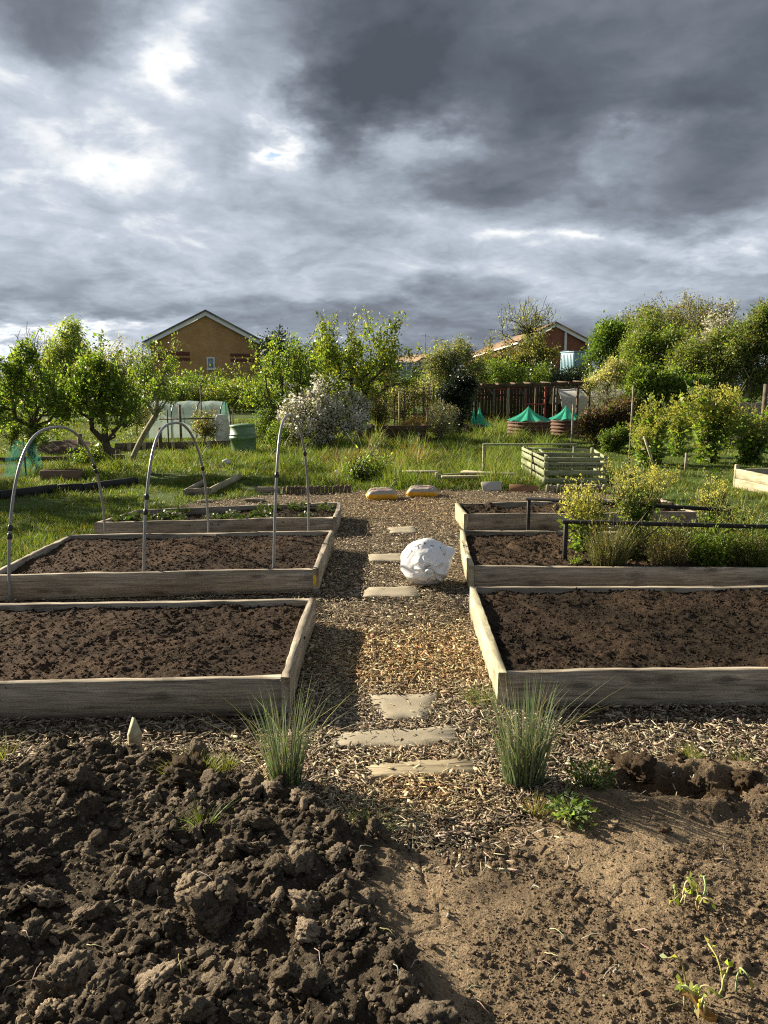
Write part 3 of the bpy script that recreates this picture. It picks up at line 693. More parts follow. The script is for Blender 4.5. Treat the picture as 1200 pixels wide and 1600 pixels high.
# ------------------------------------------------------------------ green slatted crate with writing
def slat_box(acc, p0, p1, z, h, t=.02): bar(acc, (*p0[:2], z + h / 2), (*p1[:2], z + h / 2), t, h, .002)
def crate():
    z = 0.44
    FL, FR = G(850, 757)[:2], G(947, 757)[:2]; BL, BR = G(816, 698, z)[:2], G(928, 701, z)[:2]
    ct = (FL + FR + BL + BR) / 4; o = thing('slatted_crate', 'green grey slatted pallet crate with a written slat', 'crate', (*ct, 0))
    FL, FR, BL, BR = FL - ct, FR - ct, BL - ct, BR - ct
    m = M['plank_green']
    for p in (FL, FR, BL, BR):
        A = Acc(); bx(A, (*(p * .94), .23), (.05, .05, .46)); A.build('corner_post', m, o)
    zs = [(.02, .085), (.145, .085), (.27, .085), (.385, .05)]
    for (p, q) in ((FL, FR), (BL, BR), (FL, BL), (FR, BR)):
        for (zz, h) in zs:
            A = Acc(); slat_box(A, p, q, zz, h); A.build('slat', m, o)
    mid0, mid1 = FL * .52 + BL * .48, FR * .52 + BR * .48
    for zz, h in zs[2:]: A = Acc(); slat_box(A, mid0, mid1, zz, h); A.build('slat', m, o)
    A = Acc(); bar(A, (*(mid0 * 1.0), .0), (*(mid0), .43), .05, .04); A.build('middle_post', M['post_wood'], o)
    A = Acc(); bar(A, (*(FL * .9 + FR * .1), .39), (*(BL * .75 + BR * .25), .40), .04, .02); A.build('brace', m, o)
    c = bpy.data.curves.new('slat_writing', 'FONT'); c.body = 'Start early is one chance of growing there'; c.size = .068; c.shear = .3; c.align_x = 'CENTER'; c.align_y = 'CENTER'; c.extrude = .001
    tx = bpy.data.objects.new('slat_writing', c); COL.objects.link(tx); bpy.context.view_layer.update()
    me = bpy.data.meshes.new_from_object(tx.evaluated_get(bpy.context.evaluated_depsgraph_get())); bpy.data.objects.remove(tx)
    w = max(v.co.x for v in me.vertices) * 2; k = .9 * np.linalg.norm(FR - FL) / w
    for v in me.vertices: v.co.x *= k
    me.materials.clear(); me.materials.append(m_plain('black_paint', (.012, .012, .01), .7, .3))
    tx = bpy.data.objects.new('writing', me); COL.objects.link(tx); tx.parent = o
    mm = (FL + FR) / 2; d = FR - FL; tx.location = (mm[0], mm[1] - .0125, .3125); tx.rotation_euler = (PI / 2, 0, math.atan2(d[1], d[0]))
crate()
# low bench-like rail left of it
p0 = W(757, 696, 13.0); p1 = W(822, 697, 13.0)
o = thing('timber_rail', 'pale post and long rail standing in grass left of the crate', 'rail', (p0[0], p0[1], 0))
A = Acc(); bx(A, (0, 0, p0[2] / 2), (.06, .05, p0[2])); A.build('post', M['plank_pale'], o)
A = Acc(); bar(A, (-.03, 0, p0[2] + .016), (p1[0] - p0[0] + .9, .03, p0[2] + .02), .06, .03); A.build('rail', M['plank_green'], o)
A = Acc(); bx(A, (p1[0] - p0[0] + .86, .03, p0[2] / 2), (.05, .05, p0[2])); A.build('post', M['plank_green'], o)
A = Acc()
for zz in (.1, .22, .34): bar(A, (p1[0] - p0[0] + .15, .05, zz), (p1[0] - p0[0] + .8, .05, zz), .02, .08)
A.build('slat', M['plank_green'], o)
# overgrown bed of loose planks
g = G(682, 757); o = thing('overgrown_bed', 'collapsed pale plank bed swallowed by long grass', 'plank bed', (g[0], g[1], 0)); B = np.array((g[0], g[1], 0))
zt = .17
def plank_between(nm, a0, a1, w, z, mat='plank_pale', th=.03):
    A = Acc(); bar(A, np.array((*G(*a0, z)[:2], z)) - B, np.array((*G(*a1, z)[:2], z)) - B, w, th); return A.build(nm, M[mat], o)
plank_between('loose_plank', (629, 737), (684, 737), .17, zt + .02); plank_between('loose_plank', (722, 737), (804, 741), .18, zt + .02); plank_between('loose_plank', (690, 745), (776, 744), .09, zt - .02)
A = Acc(); bar(A, np.array((*G(684, 757)[:2], .09)) - B, np.array((*G(742, 753)[:2], .09)) - B, .035, .15); A.build('front_board', M['plank_green'], o)
A = Acc(); bx(A, (0, -.02, .10), (.05, .05, .2)); A.build('corner_post', M['plank_pale'], o)
# leaning offcuts, edging
M['grey_panel'] = m_plain('pale_grey_board', (.42, .41, .37), .7, .3, .12)
g = G(768, 767); A = Acc(); V, F = boxV(.30, .02, .15); A.add(V @ rotm(-.55, 0, .1).T, F); q = A.build('grey_board', M['grey_panel']); q.location = (g[0], g[1], .07); tag(q, 'small grey board leaning in grass beside the brown offcut', 'board')
g = G(818, 768); A = Acc(); V, F = boxV(.42, .02, .11); A.add(V @ rotm(-.6, .06, -.03).T, F); q = A.build('brown_board', m_plain('rusty_board', (.24, .13, .07), .8, .2, .3)); q.location = (g[0], g[1], .05); tag(q, 'rusty brown offcut lying before the slatted crate', 'board')
def log_edge(p, q, h, label, mat='plank', n=None):
    a0, a1 = G(*p), G(*q); L = np.linalg.norm(a1 - a0); n = n or int(L / .055); ctr = (a0 + a1) / 2; r = np.random.default_rng(n)
    A = Acc()
    for i in range(n):
        c = a0 + (a1 - a0) * (i + .5) / n - ctr; hh = h * r.uniform(.88, 1.08)
        lathe(A, [(.024, -.03), (.0265, hh - .008), (.02, hh)], 9, (c[0], c[1] + r.normal(0, .004), 0), (r.normal(0, .03), r.normal(0, .04), 0))
    o = A.build('log_edging', M[mat]); o.location = (ctr[0], ctr[1], 0); tag(o, label, 'edging')
log_edge((441, 772), (549, 769), .11, 'row of short log edging left of the compost bags', 'post_wood')
log_edge((852, 769), (946, 768), .11, 'row of short log edging in front of the slatted crate', 'plank')
a0, a1 = G(398, 771), G(438, 771)
q = board('edging_board', a0, a1, .10, .035, M['plank'], None, seed=50, n=8); tag(q, 'short grey edging board left of the log edging', 'edging')
# little sunken frame left
o = thing('seed_frame', 'small low timber frame half sunk in the left lawn', 'plank bed', G(325, 772))
board('front_board', G(290, 775), G(326, 773), .10, .03, M['plank'], o, seed=51, n=8); board('side_board', G(328, 773), G(376, 748), .10, .03, M['plank_pale'], o, seed=52, n=12); board('side_board', G(288, 775), G(318, 758), .09, .03, M['plank'], o, seed=53, n=8)
# bed at the far right
a0, a1 = G(1148, 762), G(1215, 777)
o = thing('raised_bed', 'tall pale plank bed cut by the right picture edge', 'raised bed', (*a0[:2], 0)); d = (a1 - a0)[:2] / np.linalg.norm((a1 - a0)[:2]); nn = np.array((-d[1], d[0])); far = a0[:2] + nn * 1.6
e1 = a0[:2] + d * 1.5
for k in range(2):
    board('front_board', a0, e1, .145, .04, M['plank_pale'], o, z0=k * .15, seed=60 + k); board('side_board', a0[:2] + nn * .025, far, .145, .04, M['plank_pale'], o, z0=k * .15, seed=62 + k); board('back_board', far, far + d * 1.5, .145, .04, M['plank_pale'], o, z0=k * .15, seed=64 + k)
A = Acc(); bx(A, (.03, .05, .175), (.05, .05, .37)); A.build('corner_post', M['plank_pale'], o)
A = Acc(); cn = [np.array((.03, .06)), np.array((.03, .06)) + d * 1.45, d * 1.45 + nn * 1.55, nn * 1.55 + .02]; A.add([(p[0], p[1], .2) for p in cn], [[[0, 1, 2, 3]]], (.045, .03, .02)); A.build('soil', M['soil'], o)
# dark edging of the left border
pts = [G(-160, 792), G(0, 779), G(90, 768), G(130, 767), G(215, 756)]
A = Acc()
for p, q in zip(pts, pts[1:]): bar(A, np.array((*p[:2], .045)), np.array((*q[:2], .05)), .06, .13, .01)
q = A.build('black_edging', m_plain('black_plastic', (.02, .019, .018), .6, .3, .4)); tag(q, 'long black plastic edging strip across the left lawn', 'edging')
A = Acc(); g = G(192, 758); V, F = clod_shape(3, 9); A.add(V * np.array((.07, .05, .05)), [F]); q = A.build('white_stone', m_plain('pale_stone', (.5, .48, .44), .8)); q.location = (g[0], g[1], .06); tag(q, 'pale stone lying on the black edging strip', 'stone')
A = Acc(); g = G(354, 727); V, F = clod_shape(3, 12); A.add(V * np.array((.11, .09, .09)), [F]); q = A.build('white_stone', m_plain('white_stone_face', (.55, .53, .48), .8)); q.location = (g[0], g[1], .06); tag(q, 'rounded white stone in grass in front of the green water butt', 'stone')
A = Acc(); g = G(536, 0 + 798)
def rock(u, v, s, label, k):
    A = Acc(); V, F = clod_shape(3, k, .1); A.add(V * np.array(s), [F]); q = A.build('flat_stone', M['stone']); g = G(u, v); q.location = (g[0], g[1], s[2] * .3); tag(q, label, 'stone')
rock(395, 783, (.14, .08, .05), 'flat triangular stone left of the short edging board', 31); rock(322, 784, (.10, .05, .03), 'low flat stone before the small sunken frame', 33)
# trough
g = G(97, 750); o = thing('planter_trough', 'brown trough planter under the left fruit tree', 'planter', (*g[:2], 0), .1); A = Acc()
for dx, dy, sx, sy in ((0, -.12, .62, .025), (0, .12, .62, .025), (-.3, 0, .025, .21), (.3, 0, .025, .21)): bx(A, (dx, dy, .09), (sx, sy, .17), b=.004)
A.build('trough', m_plain('terracotta_brown', (.16, .10, .065), .8), o); A = Acc(); bx(A, (0, 0, .12), (.57, .21, .05), col=(.05, .035, .02)); A.build('soil', M['soil'], o)

# ------------------------------------------------------------------ green water butt
g = W(382, 708, 17.4); o = thing('water_butt', 'green ribbed plastic water butt in the long grass', 'water butt', (g[0], g[1], -.03)); o.rotation_euler = (0, -.05, 0)
M['butt'] = m_plain('green_plastic', (.13, .22, .115), .45, .45, .12, 4., .08)
A = Acc(); lathe(A, [(.245, 0), (.262, .02), (.262, .04), (.285, .16), (.298, .36), (.315, .365), (.318, .40), (.315, .435), (.300, .44), (.298, .46), (.308, .465), (.308, .485), (.295, .49), (.283, .63), (.275, .66)], 48); A.build('barrel', M['butt'], o, False)
A = Acc(); lathe(A, [(.292, .655), (.295, .68), (.28, .70), (.1, .715)], 48); A.build('lid', M['butt'], o)
A = Acc(); tube(A, [(.0, -.28, .12), (0, -.34, .12), (0, -.36, .09)], .014, 8); A.build('tap', M['clip'], o)
# ------------------------------------------------------------------ trees: skeleton grown through sampled crown points
def grow(trunk, pts, bf=.3, start=.45):
    N = [np.array(p, float) for p in trunk]; par = [-1] + list(range(len(trunk) - 1)); pl = [0.]
    for i in range(1, len(N)): pl.append(pl[-1] + np.linalg.norm(N[i] - N[i - 1]))
    k0 = max(0, int(len(N) * start)); P = np.array(pts); cost = np.full(len(P), 1e9); who = np.zeros(len(P), int)
    for i in range(k0, len(N)):
        c = np.linalg.norm(P - N[i], axis=1) + bf * pl[i] * .5; m = c < cost; cost[m] = c[m]; who[m] = i
    alive = np.ones(len(P), bool)
    for _ in range(len(P)):
        j = int(np.argmin(np.where(alive, cost, 1e18))); alive[j] = False; a = who[j]; p0, p1 = N[a], P[j]; L = np.linalg.norm(p1 - p0)
        n = max(1, min(5, int(L / .28))); prev = a; new = []
        for s in range(1, n + 1):
            f = s / n; q = p0 + (p1 - p0) * f + np.array((0, 0, .10 * L * math.sin(PI * f))) + (RNG.normal(0, .035 * L, 3) if s < n else 0)
            N.append(q); par.append(prev); pl.append(pl[prev] + L / n); prev = len(N) - 1; new.append(prev)
        for i in new:
            c = np.linalg.norm(P - N[i], axis=1) + bf * pl[i]; m = alive & (c < cost); cost[m] = c[m]; who[m] = i
    return np.array(N), np.array(par)
def radii(N, par, r0, p=2.3, rtrunk=None, ntr=0):
    n = len(N); acc = np.zeros(n); R = np.zeros(n)
    for i in range(n - 1, -1, -1):
        R[i] = max(acc[i], r0 ** p) ** (1 / p)
        if par[i] >= 0: acc[par[i]] += R[i] ** p
    if rtrunk: R = np.minimum(R, 9) * 1.; k = rtrunk / R[0]; R = np.where(R > r0 * 1.5, r0 + (R - r0) * (rtrunk - r0) / max(R[0] - r0, 1e-6), R)
    return R
def branches(N, par, R, n=5):
    A = Acc(); I = np.where(par >= 0)[0]; a, b = N[par[I]], N[I]; d = b - a; L = np.linalg.norm(d, axis=1); ok = L > 1e-5; I, a, b, d, L = I[ok], a[ok], b[ok], d[ok], L[ok]
    d = d / L[:, None]; up = np.where(np.abs(d[:, 2:]) < .9, np.array([[0, 0, 1.]]), np.array([[1., 0, 0]])); s = np.cross(d, up); s /= np.linalg.norm(s, axis=1)[:, None]; t = np.cross(d, s)
    th = np.arange(n) * 2 * PI / n; ring = np.cos(th)[None, :, None] * s[:, None] + np.sin(th)[None, :, None] * t[:, None]
    ra = np.minimum(R[par[I]], R[I] * 1.6); V = np.concatenate([a[:, None] + ring * ra[:, None, None], b[:, None] + ring * R[I][:, None, None]], 1)
    j = np.arange(n); k = (j + 1) % n; F = np.stack([j, k, n + k, n + j], -1)
    A.add(V.reshape(-1, 3), [(F[None] + (np.arange(len(I)) * 2 * n)[:, None, None]).reshape(-1, 4)]); return A
def in_blobs(blobs, Y, n, yk=.8, hollow=2.4):
    """random points in ellipsoids given as photo-measured (u,v,ru,rv) at distance Y"""
    w = np.array([b[2] * b[3] for b in blobs], float); r = RNG.choice(len(blobs), n, p=w / w.sum()); out = []
    for k in r:
        u, v, ru, rv = blobs[k][:4]; c = W(u, v, Y); m = pxm(Y); a, h = ru / m, rv / m
        d = RNG.normal(0, 1, 3); d /= np.linalg.norm(d); d *= RNG.random() ** (1 / hollow)
        out.append(c + d * np.array((a, a * yk, h)))
    P = np.array(out); P[:, 2] = np.maximum(P[:, 2], .05); return P
G_SPRING = [(.108, .158, .027), (.145, .19, .04), (.08, .122, .022)]
G_YEL = [(.165, .205, .04), (.125, .17, .035), (.09, .13, .028)]
G_MID = [(.075, .11, .024), (.10, .135, .032), (.055, .08, .02)]
G_OLIVE = [(.125, .135, .045), (.16, .16, .06), (.09, .10, .035)]
G_DARK = [(.018, .032, .012), (.03, .045, .016), (.012, .022, .009)]
G_GREY = [(.13, .14, .10), (.17, .17, .13), (.09, .10, .07)]
TWIG = [(.16, .13, .085), (.20, .17, .11), (.12, .10, .06)]
PURP = [(.09, .05, .04), (.06, .04, .03), (.12, .08, .05), (.05, .06, .025)]
WHITE = [(.66, .62, .52), (.55, .50, .40), (.72, .69, .6)]
YELLOW = [(.56, .52, .08), (.48, .47, .07), (.62, .58, .16)]
def tree(name, label, cat, base, Y, blobs, npts, nleaf, leaf, cols, rt, bark='bark', spread=.09, shoots=0, shoot_len=.4, blossom=0, bl_size=.03, droop=0., trunk_to=None, group=None, lmat='leaf', stems=1, r0=.006, bf=.3, cl=.4, up=.35, bl_cols=WHITE, lv=.25, tone=1.6):
    nleaf = int(nleaf * 2.7); leaf = (leaf[0] * 1.0, leaf[1]); blossom = int(blossom * 1.3)
    gb = W(base[0], base[1], Y); X0, Y0 = gb[0], gb[1]
    o = thing(name, label, cat, (X0, Y0, 0), 0, group); O = np.array((X0, Y0, 0))
    pts = in_blobs(blobs, Y0, npts)
    c = np.mean([W(b[0], b[1], Y0) for b in blobs], axis=0)
    if trunk_to is None: top = np.array((X0 + (c[0] - X0) * .5, Y0, max(.25, c[2] - .5 * max(b[3] for b in blobs) / pxm(Y0))))
    else: top = W(*trunk_to, Y0)
    s = np.linspace(0, 1, 7); tr = np.outer(1 - s, (X0, Y0, -.05)) + np.outer(s, top) + np.outer(np.sin(s * PI), RNG.normal(0, .04 * (top[2]), 3) * np.array((1, 1, 0)))
    N, par = grow(tr, pts, bf)
    if stems > 1:
        for k in range(stems - 1):
            q = tr[-1] + RNG.normal(0, 1, 3) * np.array((.3, .3, .05)) * (blobs[0][2] / pxm(Y0)); b0 = np.array((X0, Y0, -.05)) + RNG.normal(0, .12, 3) * np.array((1, 1, 0))
            n0 = len(N); pts2 = np.array([b0 * (1 - f) + q * f + RNG.normal(0, .02, 3) for f in np.linspace(0, 1, 6)]); N = np.concatenate([N, pts2]); par = np.concatenate([par, [-1], np.arange(n0, n0 + 5)])
    # shoots
    kids = np.bincount(par[par >= 0], minlength=len(N)); tips = np.where(kids == 0)[0]
    if shoots:
        hi = tips[np.argsort(-N[tips, 2] + RNG.normal(0, .25, len(tips)))][:shoots]; add = []; ap = []
        for i in hi:
            L = shoot_len * RNG.uniform(.4, 1.2); d = np.array((RNG.normal(0, .35), RNG.normal(0, .35), 1.)) if not droop else np.array((RNG.normal(0, .12), RNG.normal(0, .12), -1.)); prev = i
            for f in (1, 2, 3): add.append(N[i] + d * L * f / 3 + RNG.normal(0, .02, 3)); ap.append(prev); prev = len(N) + len(add) - 1
        N = np.concatenate([N, np.array(add)]); par = np.concatenate([par, ap])
    R = radii(N, par, r0, rtrunk=rt)
    branches(N - O, par, R).build('trunk', M[bark], o)
    I = np.where((par >= 0) & (R < max(r0 * 2.6, .012)))[0]
    def spots(n, sp):
        # leaves cluster unevenly: some twigs are thick with leaf, others nearly bare
        wt = RNG.lognormal(0, cl, len(I)); k = I[RNG.choice(len(I), n, p=wt / wt.sum())]
        f = RNG.random((n, 1)); ax = N[k] - N[par[k]]; p = N[par[k]] + ax * f; return p + RNG.normal(0, sp, (n, 3)), k
    P, k = spots(nleaf, spread); D = RNG.normal(0, 1, (nleaf, 3)) + np.array((0, 0, up)) - np.array((0, 0, droop * 2)) + (P - (N[par[k]] + N[k]) / 2) / spread * .4
    L = leaf[0] * RNG.lognormal(-.12, .38, nleaf).clip(.35, 1.9); sh = .75 + .5 * vn3(P * 2.1, 3)[:, None]
    A = Acc(); leaves(A, P - O, L, D, jcol(cols, nleaf, lv) * sh * tone, leaf[1]); A.build('crown', M[lmat], o)
    if blossom:
        P, k = spots(blossom, spread * 1.1); A = Acc(); nb = blossom * 3; P = np.repeat(P, 3, 0) + RNG.normal(0, bl_size * .5, (nb, 3))
        leaves(A, P - O, bl_size * RNG.uniform(.6, 1.3, nb), RNG.normal(0, 1, (nb, 3)) + np.array((0, 0, .3)), jcol(bl_cols, nb, .12, .03), .9, .1); A.build('blossom', M['petal'], o)
    return o

# far hedges and trees first, then nearer ones
tree('hedge_tree', 'far dark green tree mass behind the left polytunnel', 'tree', (330, 650), 44, [(320, 612, 120, 24), (200, 606, 40, 24), (440, 595, 40, 36)], 170, 9000, (.13, .6), G_MID, .12, spread=.3, stems=4, group='far trees behind the plots')
tree('hedge_tree', 'far bushy tree mass behind the white blossom bush', 'tree', (560, 650), 42, [(480, 585, 60, 45), (560, 600, 70, 40), (640, 612, 50, 34)], 170, 9000, (.12, .6), G_MID, .12, spread=.3, stems=4, group='far trees behind the plots')
tree('evergreen_tree', 'dark evergreen right of the tall gable house', 'tree', (480, 650), 38, [(440, 560, 30, 34), (500, 570, 40, 32), (470, 590, 60, 40), (425, 570, 16, 40)], 140, 9000, (.10, .55), G_DARK, .12, spread=.2, lmat='leaf_dark', shoots=20, shoot_len=.4)
tree('hedge_tree', 'pale green hedge trees far behind the left pear tree', 'tree', (60, 650), 40, [(30, 610, 70, 30), (120, 612, 60, 26), (-60, 605, 60, 34), (180, 620, 40, 22)], 170, 9000, (.12, .6), G_OLIVE + G_MID, .12, spread=.3, stems=4, group='far trees behind the plots')
tree('hedge_tree', 'far shaded hedge trees behind the right boundary fence', 'tree', (1120, 650), 48, [(1000, 600, 60, 36), (1110, 600, 70, 40), (1210, 600, 60, 44), (1320, 590, 60, 50)], 200, 12000, (.14, .6), G_MID + G_OLIVE, .12, spread=.3, stems=4, group='far trees behind the plots')
tree('willow_tree', 'tall weeping willow with yellow green hanging twigs', 'willow', (104, 650), 32, [(112, 520, 22, 24), (102, 545, 32, 30), (98, 575, 40, 34), (125, 575, 25, 34)], 160, 9000, (.13, .3), [(.21, .245, .06), (.165, .2, .05)], .16, spread=.14, shoots=110, shoot_len=1.1, droop=.9, r0=.01, lv=.2)
tree('bare_tree', 'leafless grey twiggy tree left of the willow', 'tree', (52, 650), 34, [(50, 560, 36, 26), (80, 570, 30, 30)], 170, 500, (.05, .4), TWIG, .12, spread=.06, shoots=60, shoot_len=.8, r0=.01)
tree('twiggy_shrub', 'pale pinkish twiggy shrub beside the brick house', 'shrub', (190, 650), 30, [(180, 575, 42, 32), (215, 585, 30, 30), (150, 585, 30, 26)], 200, 4500, (.06, .5), [(.24, .22, .14), (.2, .19, .1), (.17, .17, .06)], .08, spread=.13, stems=4, shoots=50, shoot_len=.5, r0=.008)
tree('hedge_shrub', 'leafy yellowish hedge shrub under the house window', 'shrub', (320, 665), 29, [(310, 628, 45, 16), (360, 624, 35, 18), (270, 630, 28, 15), (398, 616, 22, 20)], 170, 4800, (.075, .55), G_YEL + G_OLIVE, .06, spread=.11, stems=5, shoots=50, shoot_len=.35)
tree('spindly_tree', 'leaning apple tree with a pale slanting trunk', 'apple tree', (203, 722), 15.3, [(238, 605, 32, 24), (264, 580, 12, 18), (220, 592, 24, 20), (256, 622, 22, 18)], 130, 1300, (.05, .5), G_YEL, .06, 'bark_pale', spread=.05, shoots=30, shoot_len=.5, trunk_to=(243, 650))
tree('pear_tree', 'leafy pear tree at the left picture edge', 'pear tree', (57, 737), 13.6, [(40, 600, 34, 36), (80, 620, 30, 34), (20, 640, 40, 44), (95, 650, 24, 36), (45, 555, 12, 24), (66, 680, 28, 20), (10, 590, 18, 24)], 130, 2900, (.060, .62), G_SPRING + G_YEL, .075, cl=.85, spread=.05, shoots=44, shoot_len=.5, trunk_to=(52, 668), blossom=120, bl_size=.024, group='left fruit trees')
tree('pear_tree', 'leafy forked fruit tree right of the pear tree at the edge', 'pear tree', (171, 734), 13.9, [(160, 610, 40, 36), (200, 632, 32, 36), (130, 620, 26, 34), (175, 655, 40, 30), (145, 580, 22, 20)], 130, 2900, (.060, .62), G_SPRING + G_YEL, .08, cl=.85, spread=.05, shoots=40, shoot_len=.4, trunk_to=(164, 690), group='left fruit trees')
tree('shade_tree', 'leafy tree beyond the left picture edge shading the lawn', 'tree', (-350, 735), 12.8, [(-350, 470, 110, 90), (-300, 520, 70, 60), (-420, 500, 70, 80)], 150, 3200, (.08, .6), G_SPRING, .10, spread=.12, shoots=20, shoot_len=.4)
tree('shade_tree', 'second leafy tree beyond the left edge behind the shading tree', 'tree', (-480, 735), 15., [(-480, 480, 110, 80), (-420, 520, 60, 50)], 150, 2600, (.08, .6), G_SPRING, .10, spread=.12, shoots=20, shoot_len=.4)
tree('apple_tree', 'spreading apple tree behind the green water butt', 'apple tree', (440, 692), 20, [(442, 597, 44, 28), (478, 600, 34, 38), (408, 622, 32, 24), (432, 566, 18, 14), (450, 645, 40, 22)], 190, 2800, (.07, .55), G_YEL, .10, cl=.8, spread=.07, shoots=70, shoot_len=.8, trunk_to=(445, 660), group='apple trees in the middle')
tree('apple_tree', 'tallest bright leafed apple tree behind the blossom bush', 'apple tree', (560, 684), 21.5, [(560, 550, 50, 36), (590, 590, 44, 34), (520, 580, 40, 40), (545, 620, 50, 26), (610, 560, 20, 30), (505, 545, 18, 24), (645, 592, 22, 22)], 210, 3600, (.078, .58), [(.14, .17, .03), (.17, .19, .04), (.11, .14, .03)], .11, cl=.8, spread=.075, shoots=90, shoot_len=.75, trunk_to=(562, 640), group='apple trees in the middle')
tree('blossom_bush', 'low white flowering bush left of the sleeper bed', 'flowering bush', (500, 695), 19, [(495, 652, 40, 24), (548, 662, 26, 28), (458, 648, 28, 20), (515, 628, 34, 16), (490, 676, 54, 18), (560, 640, 16, 16)], 170, 3600, (.045, .6), G_MID + G_OLIVE + TWIG, .05, cl=.9, spread=.06, stems=6, shoots=70, shoot_len=.45, blossom=2500, bl_size=.058, bl_cols=[(.76, .73, .66), (.66, .62, .53), (.82, .8, .74)])
tree('rowan_tree', 'grey green rounded tree behind the dark clipped holly', 'tree', (702, 660), 28, [(703, 565, 34, 24), (690, 590, 36, 26), (725, 585, 28, 26), (705, 615, 40, 24)], 190, 7500, (.07, .5), G_GREY + G_OLIVE, .09, spread=.13, shoots=30, shoot_len=.35)
tree('holly_bush', 'dark glossy clipped holly on thin stems', 'holly', (716, 688), 22, [(714, 610, 30, 24), (722, 600, 22, 18), (700, 625, 20, 16)], 150, 8000, (.05, .6), G_DARK, .04, spread=.07, lmat='leaf_dark', stems=6, tone=.8)
tree('grey_shrub', 'silvery grey rounded shrub beside the holly stems', 'shrub', (690, 686), 21, [(690, 655, 25, 22), (685, 668, 26, 14)], 120, 4500, (.04, .3), [(.17, .16, .13), (.12, .115, .085), (.22, .21, .18)], .03, spread=.06, stems=6, shoots=40, shoot_len=.15)
for lb_, u_, Y_, bl_, c_, n_ in (('brown twiggy shrub in front of the low polytunnel', 318, 20.2, [(318, 664, 20, 16), (330, 676, 14, 10)], TWIG + G_OLIVE, 1300), ('dark tangled bush between the water butt and the apple tree', 412, 19.5, [(412, 668, 20, 16), (430, 655, 16, 18)], G_MID, 1700),
        ('weedy green bush at the foot of the forked fruit tree', 150, 14.6, [(150, 716, 26, 10), (126, 722, 16, 8)], G_YEL, 900), ('pale whitish shrub behind the forked fruit tree', 215, 21, [(205, 640, 22, 22), (225, 652, 16, 16)], [(.24, .24, .16), (.18, .19, .1)], 1800),
        ('tangled green bush behind the left pear tree', 15, 18, [(10, 665, 30, 26), (45, 672, 24, 18)], G_MID + G_OLIVE, 2200), ('low leafy bush left of the white blossom bush', 442, 18.5, [(440, 684, 22, 12), (425, 690, 12, 9)], G_YEL + G_MID, 1300),
        ('rough green bush right of the white blossom bush', 590, 20.5, [(588, 640, 16, 22), (600, 655, 12, 14)], G_OLIVE + TWIG, 1400), ('yellowish weeds bush in front of the log edging', 585, 12.6, [(590, 742, 22, 10), (560, 747, 16, 8)], G_YEL, 800), ('dark weed bush left of the compost bags', 560, 12.1, [(562, 752, 12, 10)], G_MID + G_DARK, 500)):
    tree('weedy_bush', lb_, 'bush', (u_, 690), Y_, bl_, 110, n_, (.045, .45), c_, .02, cl=.7, spread=.05, stems=5, shoots=36, shoot_len=.25, r0=.004, group='small bushes between the plots')
# right half
tree('ivy_tree', 'broad ivy clad tree in front of the right house', 'tree', (800, 660), 40, [(800, 576, 46, 28), (762, 588, 32, 18), (838, 568, 26, 32), (800, 590, 66, 26), (760, 600, 30, 18)], 230, 13000, (.10, .6), G_OLIVE + [(.12, .09, .03), (.05, .06, .02)], .16, cl=.7, spread=.17, stems=3, shoots=90, shoot_len=.8)
tree('airy_tree', 'thin leafed airy tree rising above the ivy', 'tree', (822, 650), 44, [(825, 505, 42, 26), (800, 520, 26, 24), (850, 500, 22, 22)], 200, 900, (.085, .5), [(.2, .2, .1), (.15, .16, .06)], .12, spread=.14, shoots=70, shoot_len=.7, r0=.012)
tree('yew_tree', 'dark green bush beneath the blue storage box', 'tree', (885, 655), 36, [(885, 592, 40, 18), (850, 590, 30, 20), (920, 588, 24, 18), (880, 610, 60, 14)], 140, 8500, (.08, .55), G_DARK, .06, spread=.14, lmat='leaf_dark', stems=4)
tree('shrub_fringe', 'light green undergrowth shrub above the pergola roof', 'shrub', (800, 655), 35, [(780, 590, 42, 16), (830, 592, 30, 12), (745, 600, 20, 20)], 120, 5500, (.07, .6), G_YEL + G_MID, .05, spread=.13, stems=4, shoots=20, shoot_len=.4)
tree('broadleaf_tree', 'bright green dense tree right of the blue box', 'tree', (958, 655), 31, [(955, 535, 34, 24), (940, 560, 28, 28), (978, 555, 30, 34), (960, 585, 40, 24)], 190, 9500, (.085, .62), [(.075, .12, .02), (.10, .14, .025), (.05, .085, .015)], .12, spread=.15, shoots=20, shoot_len=.3)
tree('bare_topped_tree', 'large brownish twiggy tree on the right skyline', 'tree', (1050, 650), 44, [(1030, 510, 50, 26), (1090, 505, 50, 28), (1060, 540, 80, 34), (990, 525, 30, 22), (1120, 520, 30, 36)], 380, 14000, (.095, .5), G_OLIVE + TWIG, .2, spread=.17, shoots=130, shoot_len=.8, r0=.013)
tree('hawthorn_tree', 'white blossoming hawthorn on the right', 'hawthorn', (1125, 650), 33, [(1125, 510, 24, 22), (1110, 540, 24, 20), (1135, 545, 30, 24), (1155, 515, 16, 14), (1085, 540, 16, 10)], 150, 3200, (.07, .5), G_OLIVE, .10, spread=.13, blossom=1900, bl_size=.085)
tree('tall_shrub', 'tall mixed green shrub before the skyline trees', 'shrub', (1030, 665), 27, [(1010, 560, 28, 34), (1050, 570, 34, 44), (1080, 590, 28, 34), (1030, 610, 50, 30), (1000, 600, 26, 30)], 340, 17000, (.075, .55), G_MID + G_OLIVE + G_SPRING, .08, spread=.12, stems=6, shoots=60, shoot_len=.5)
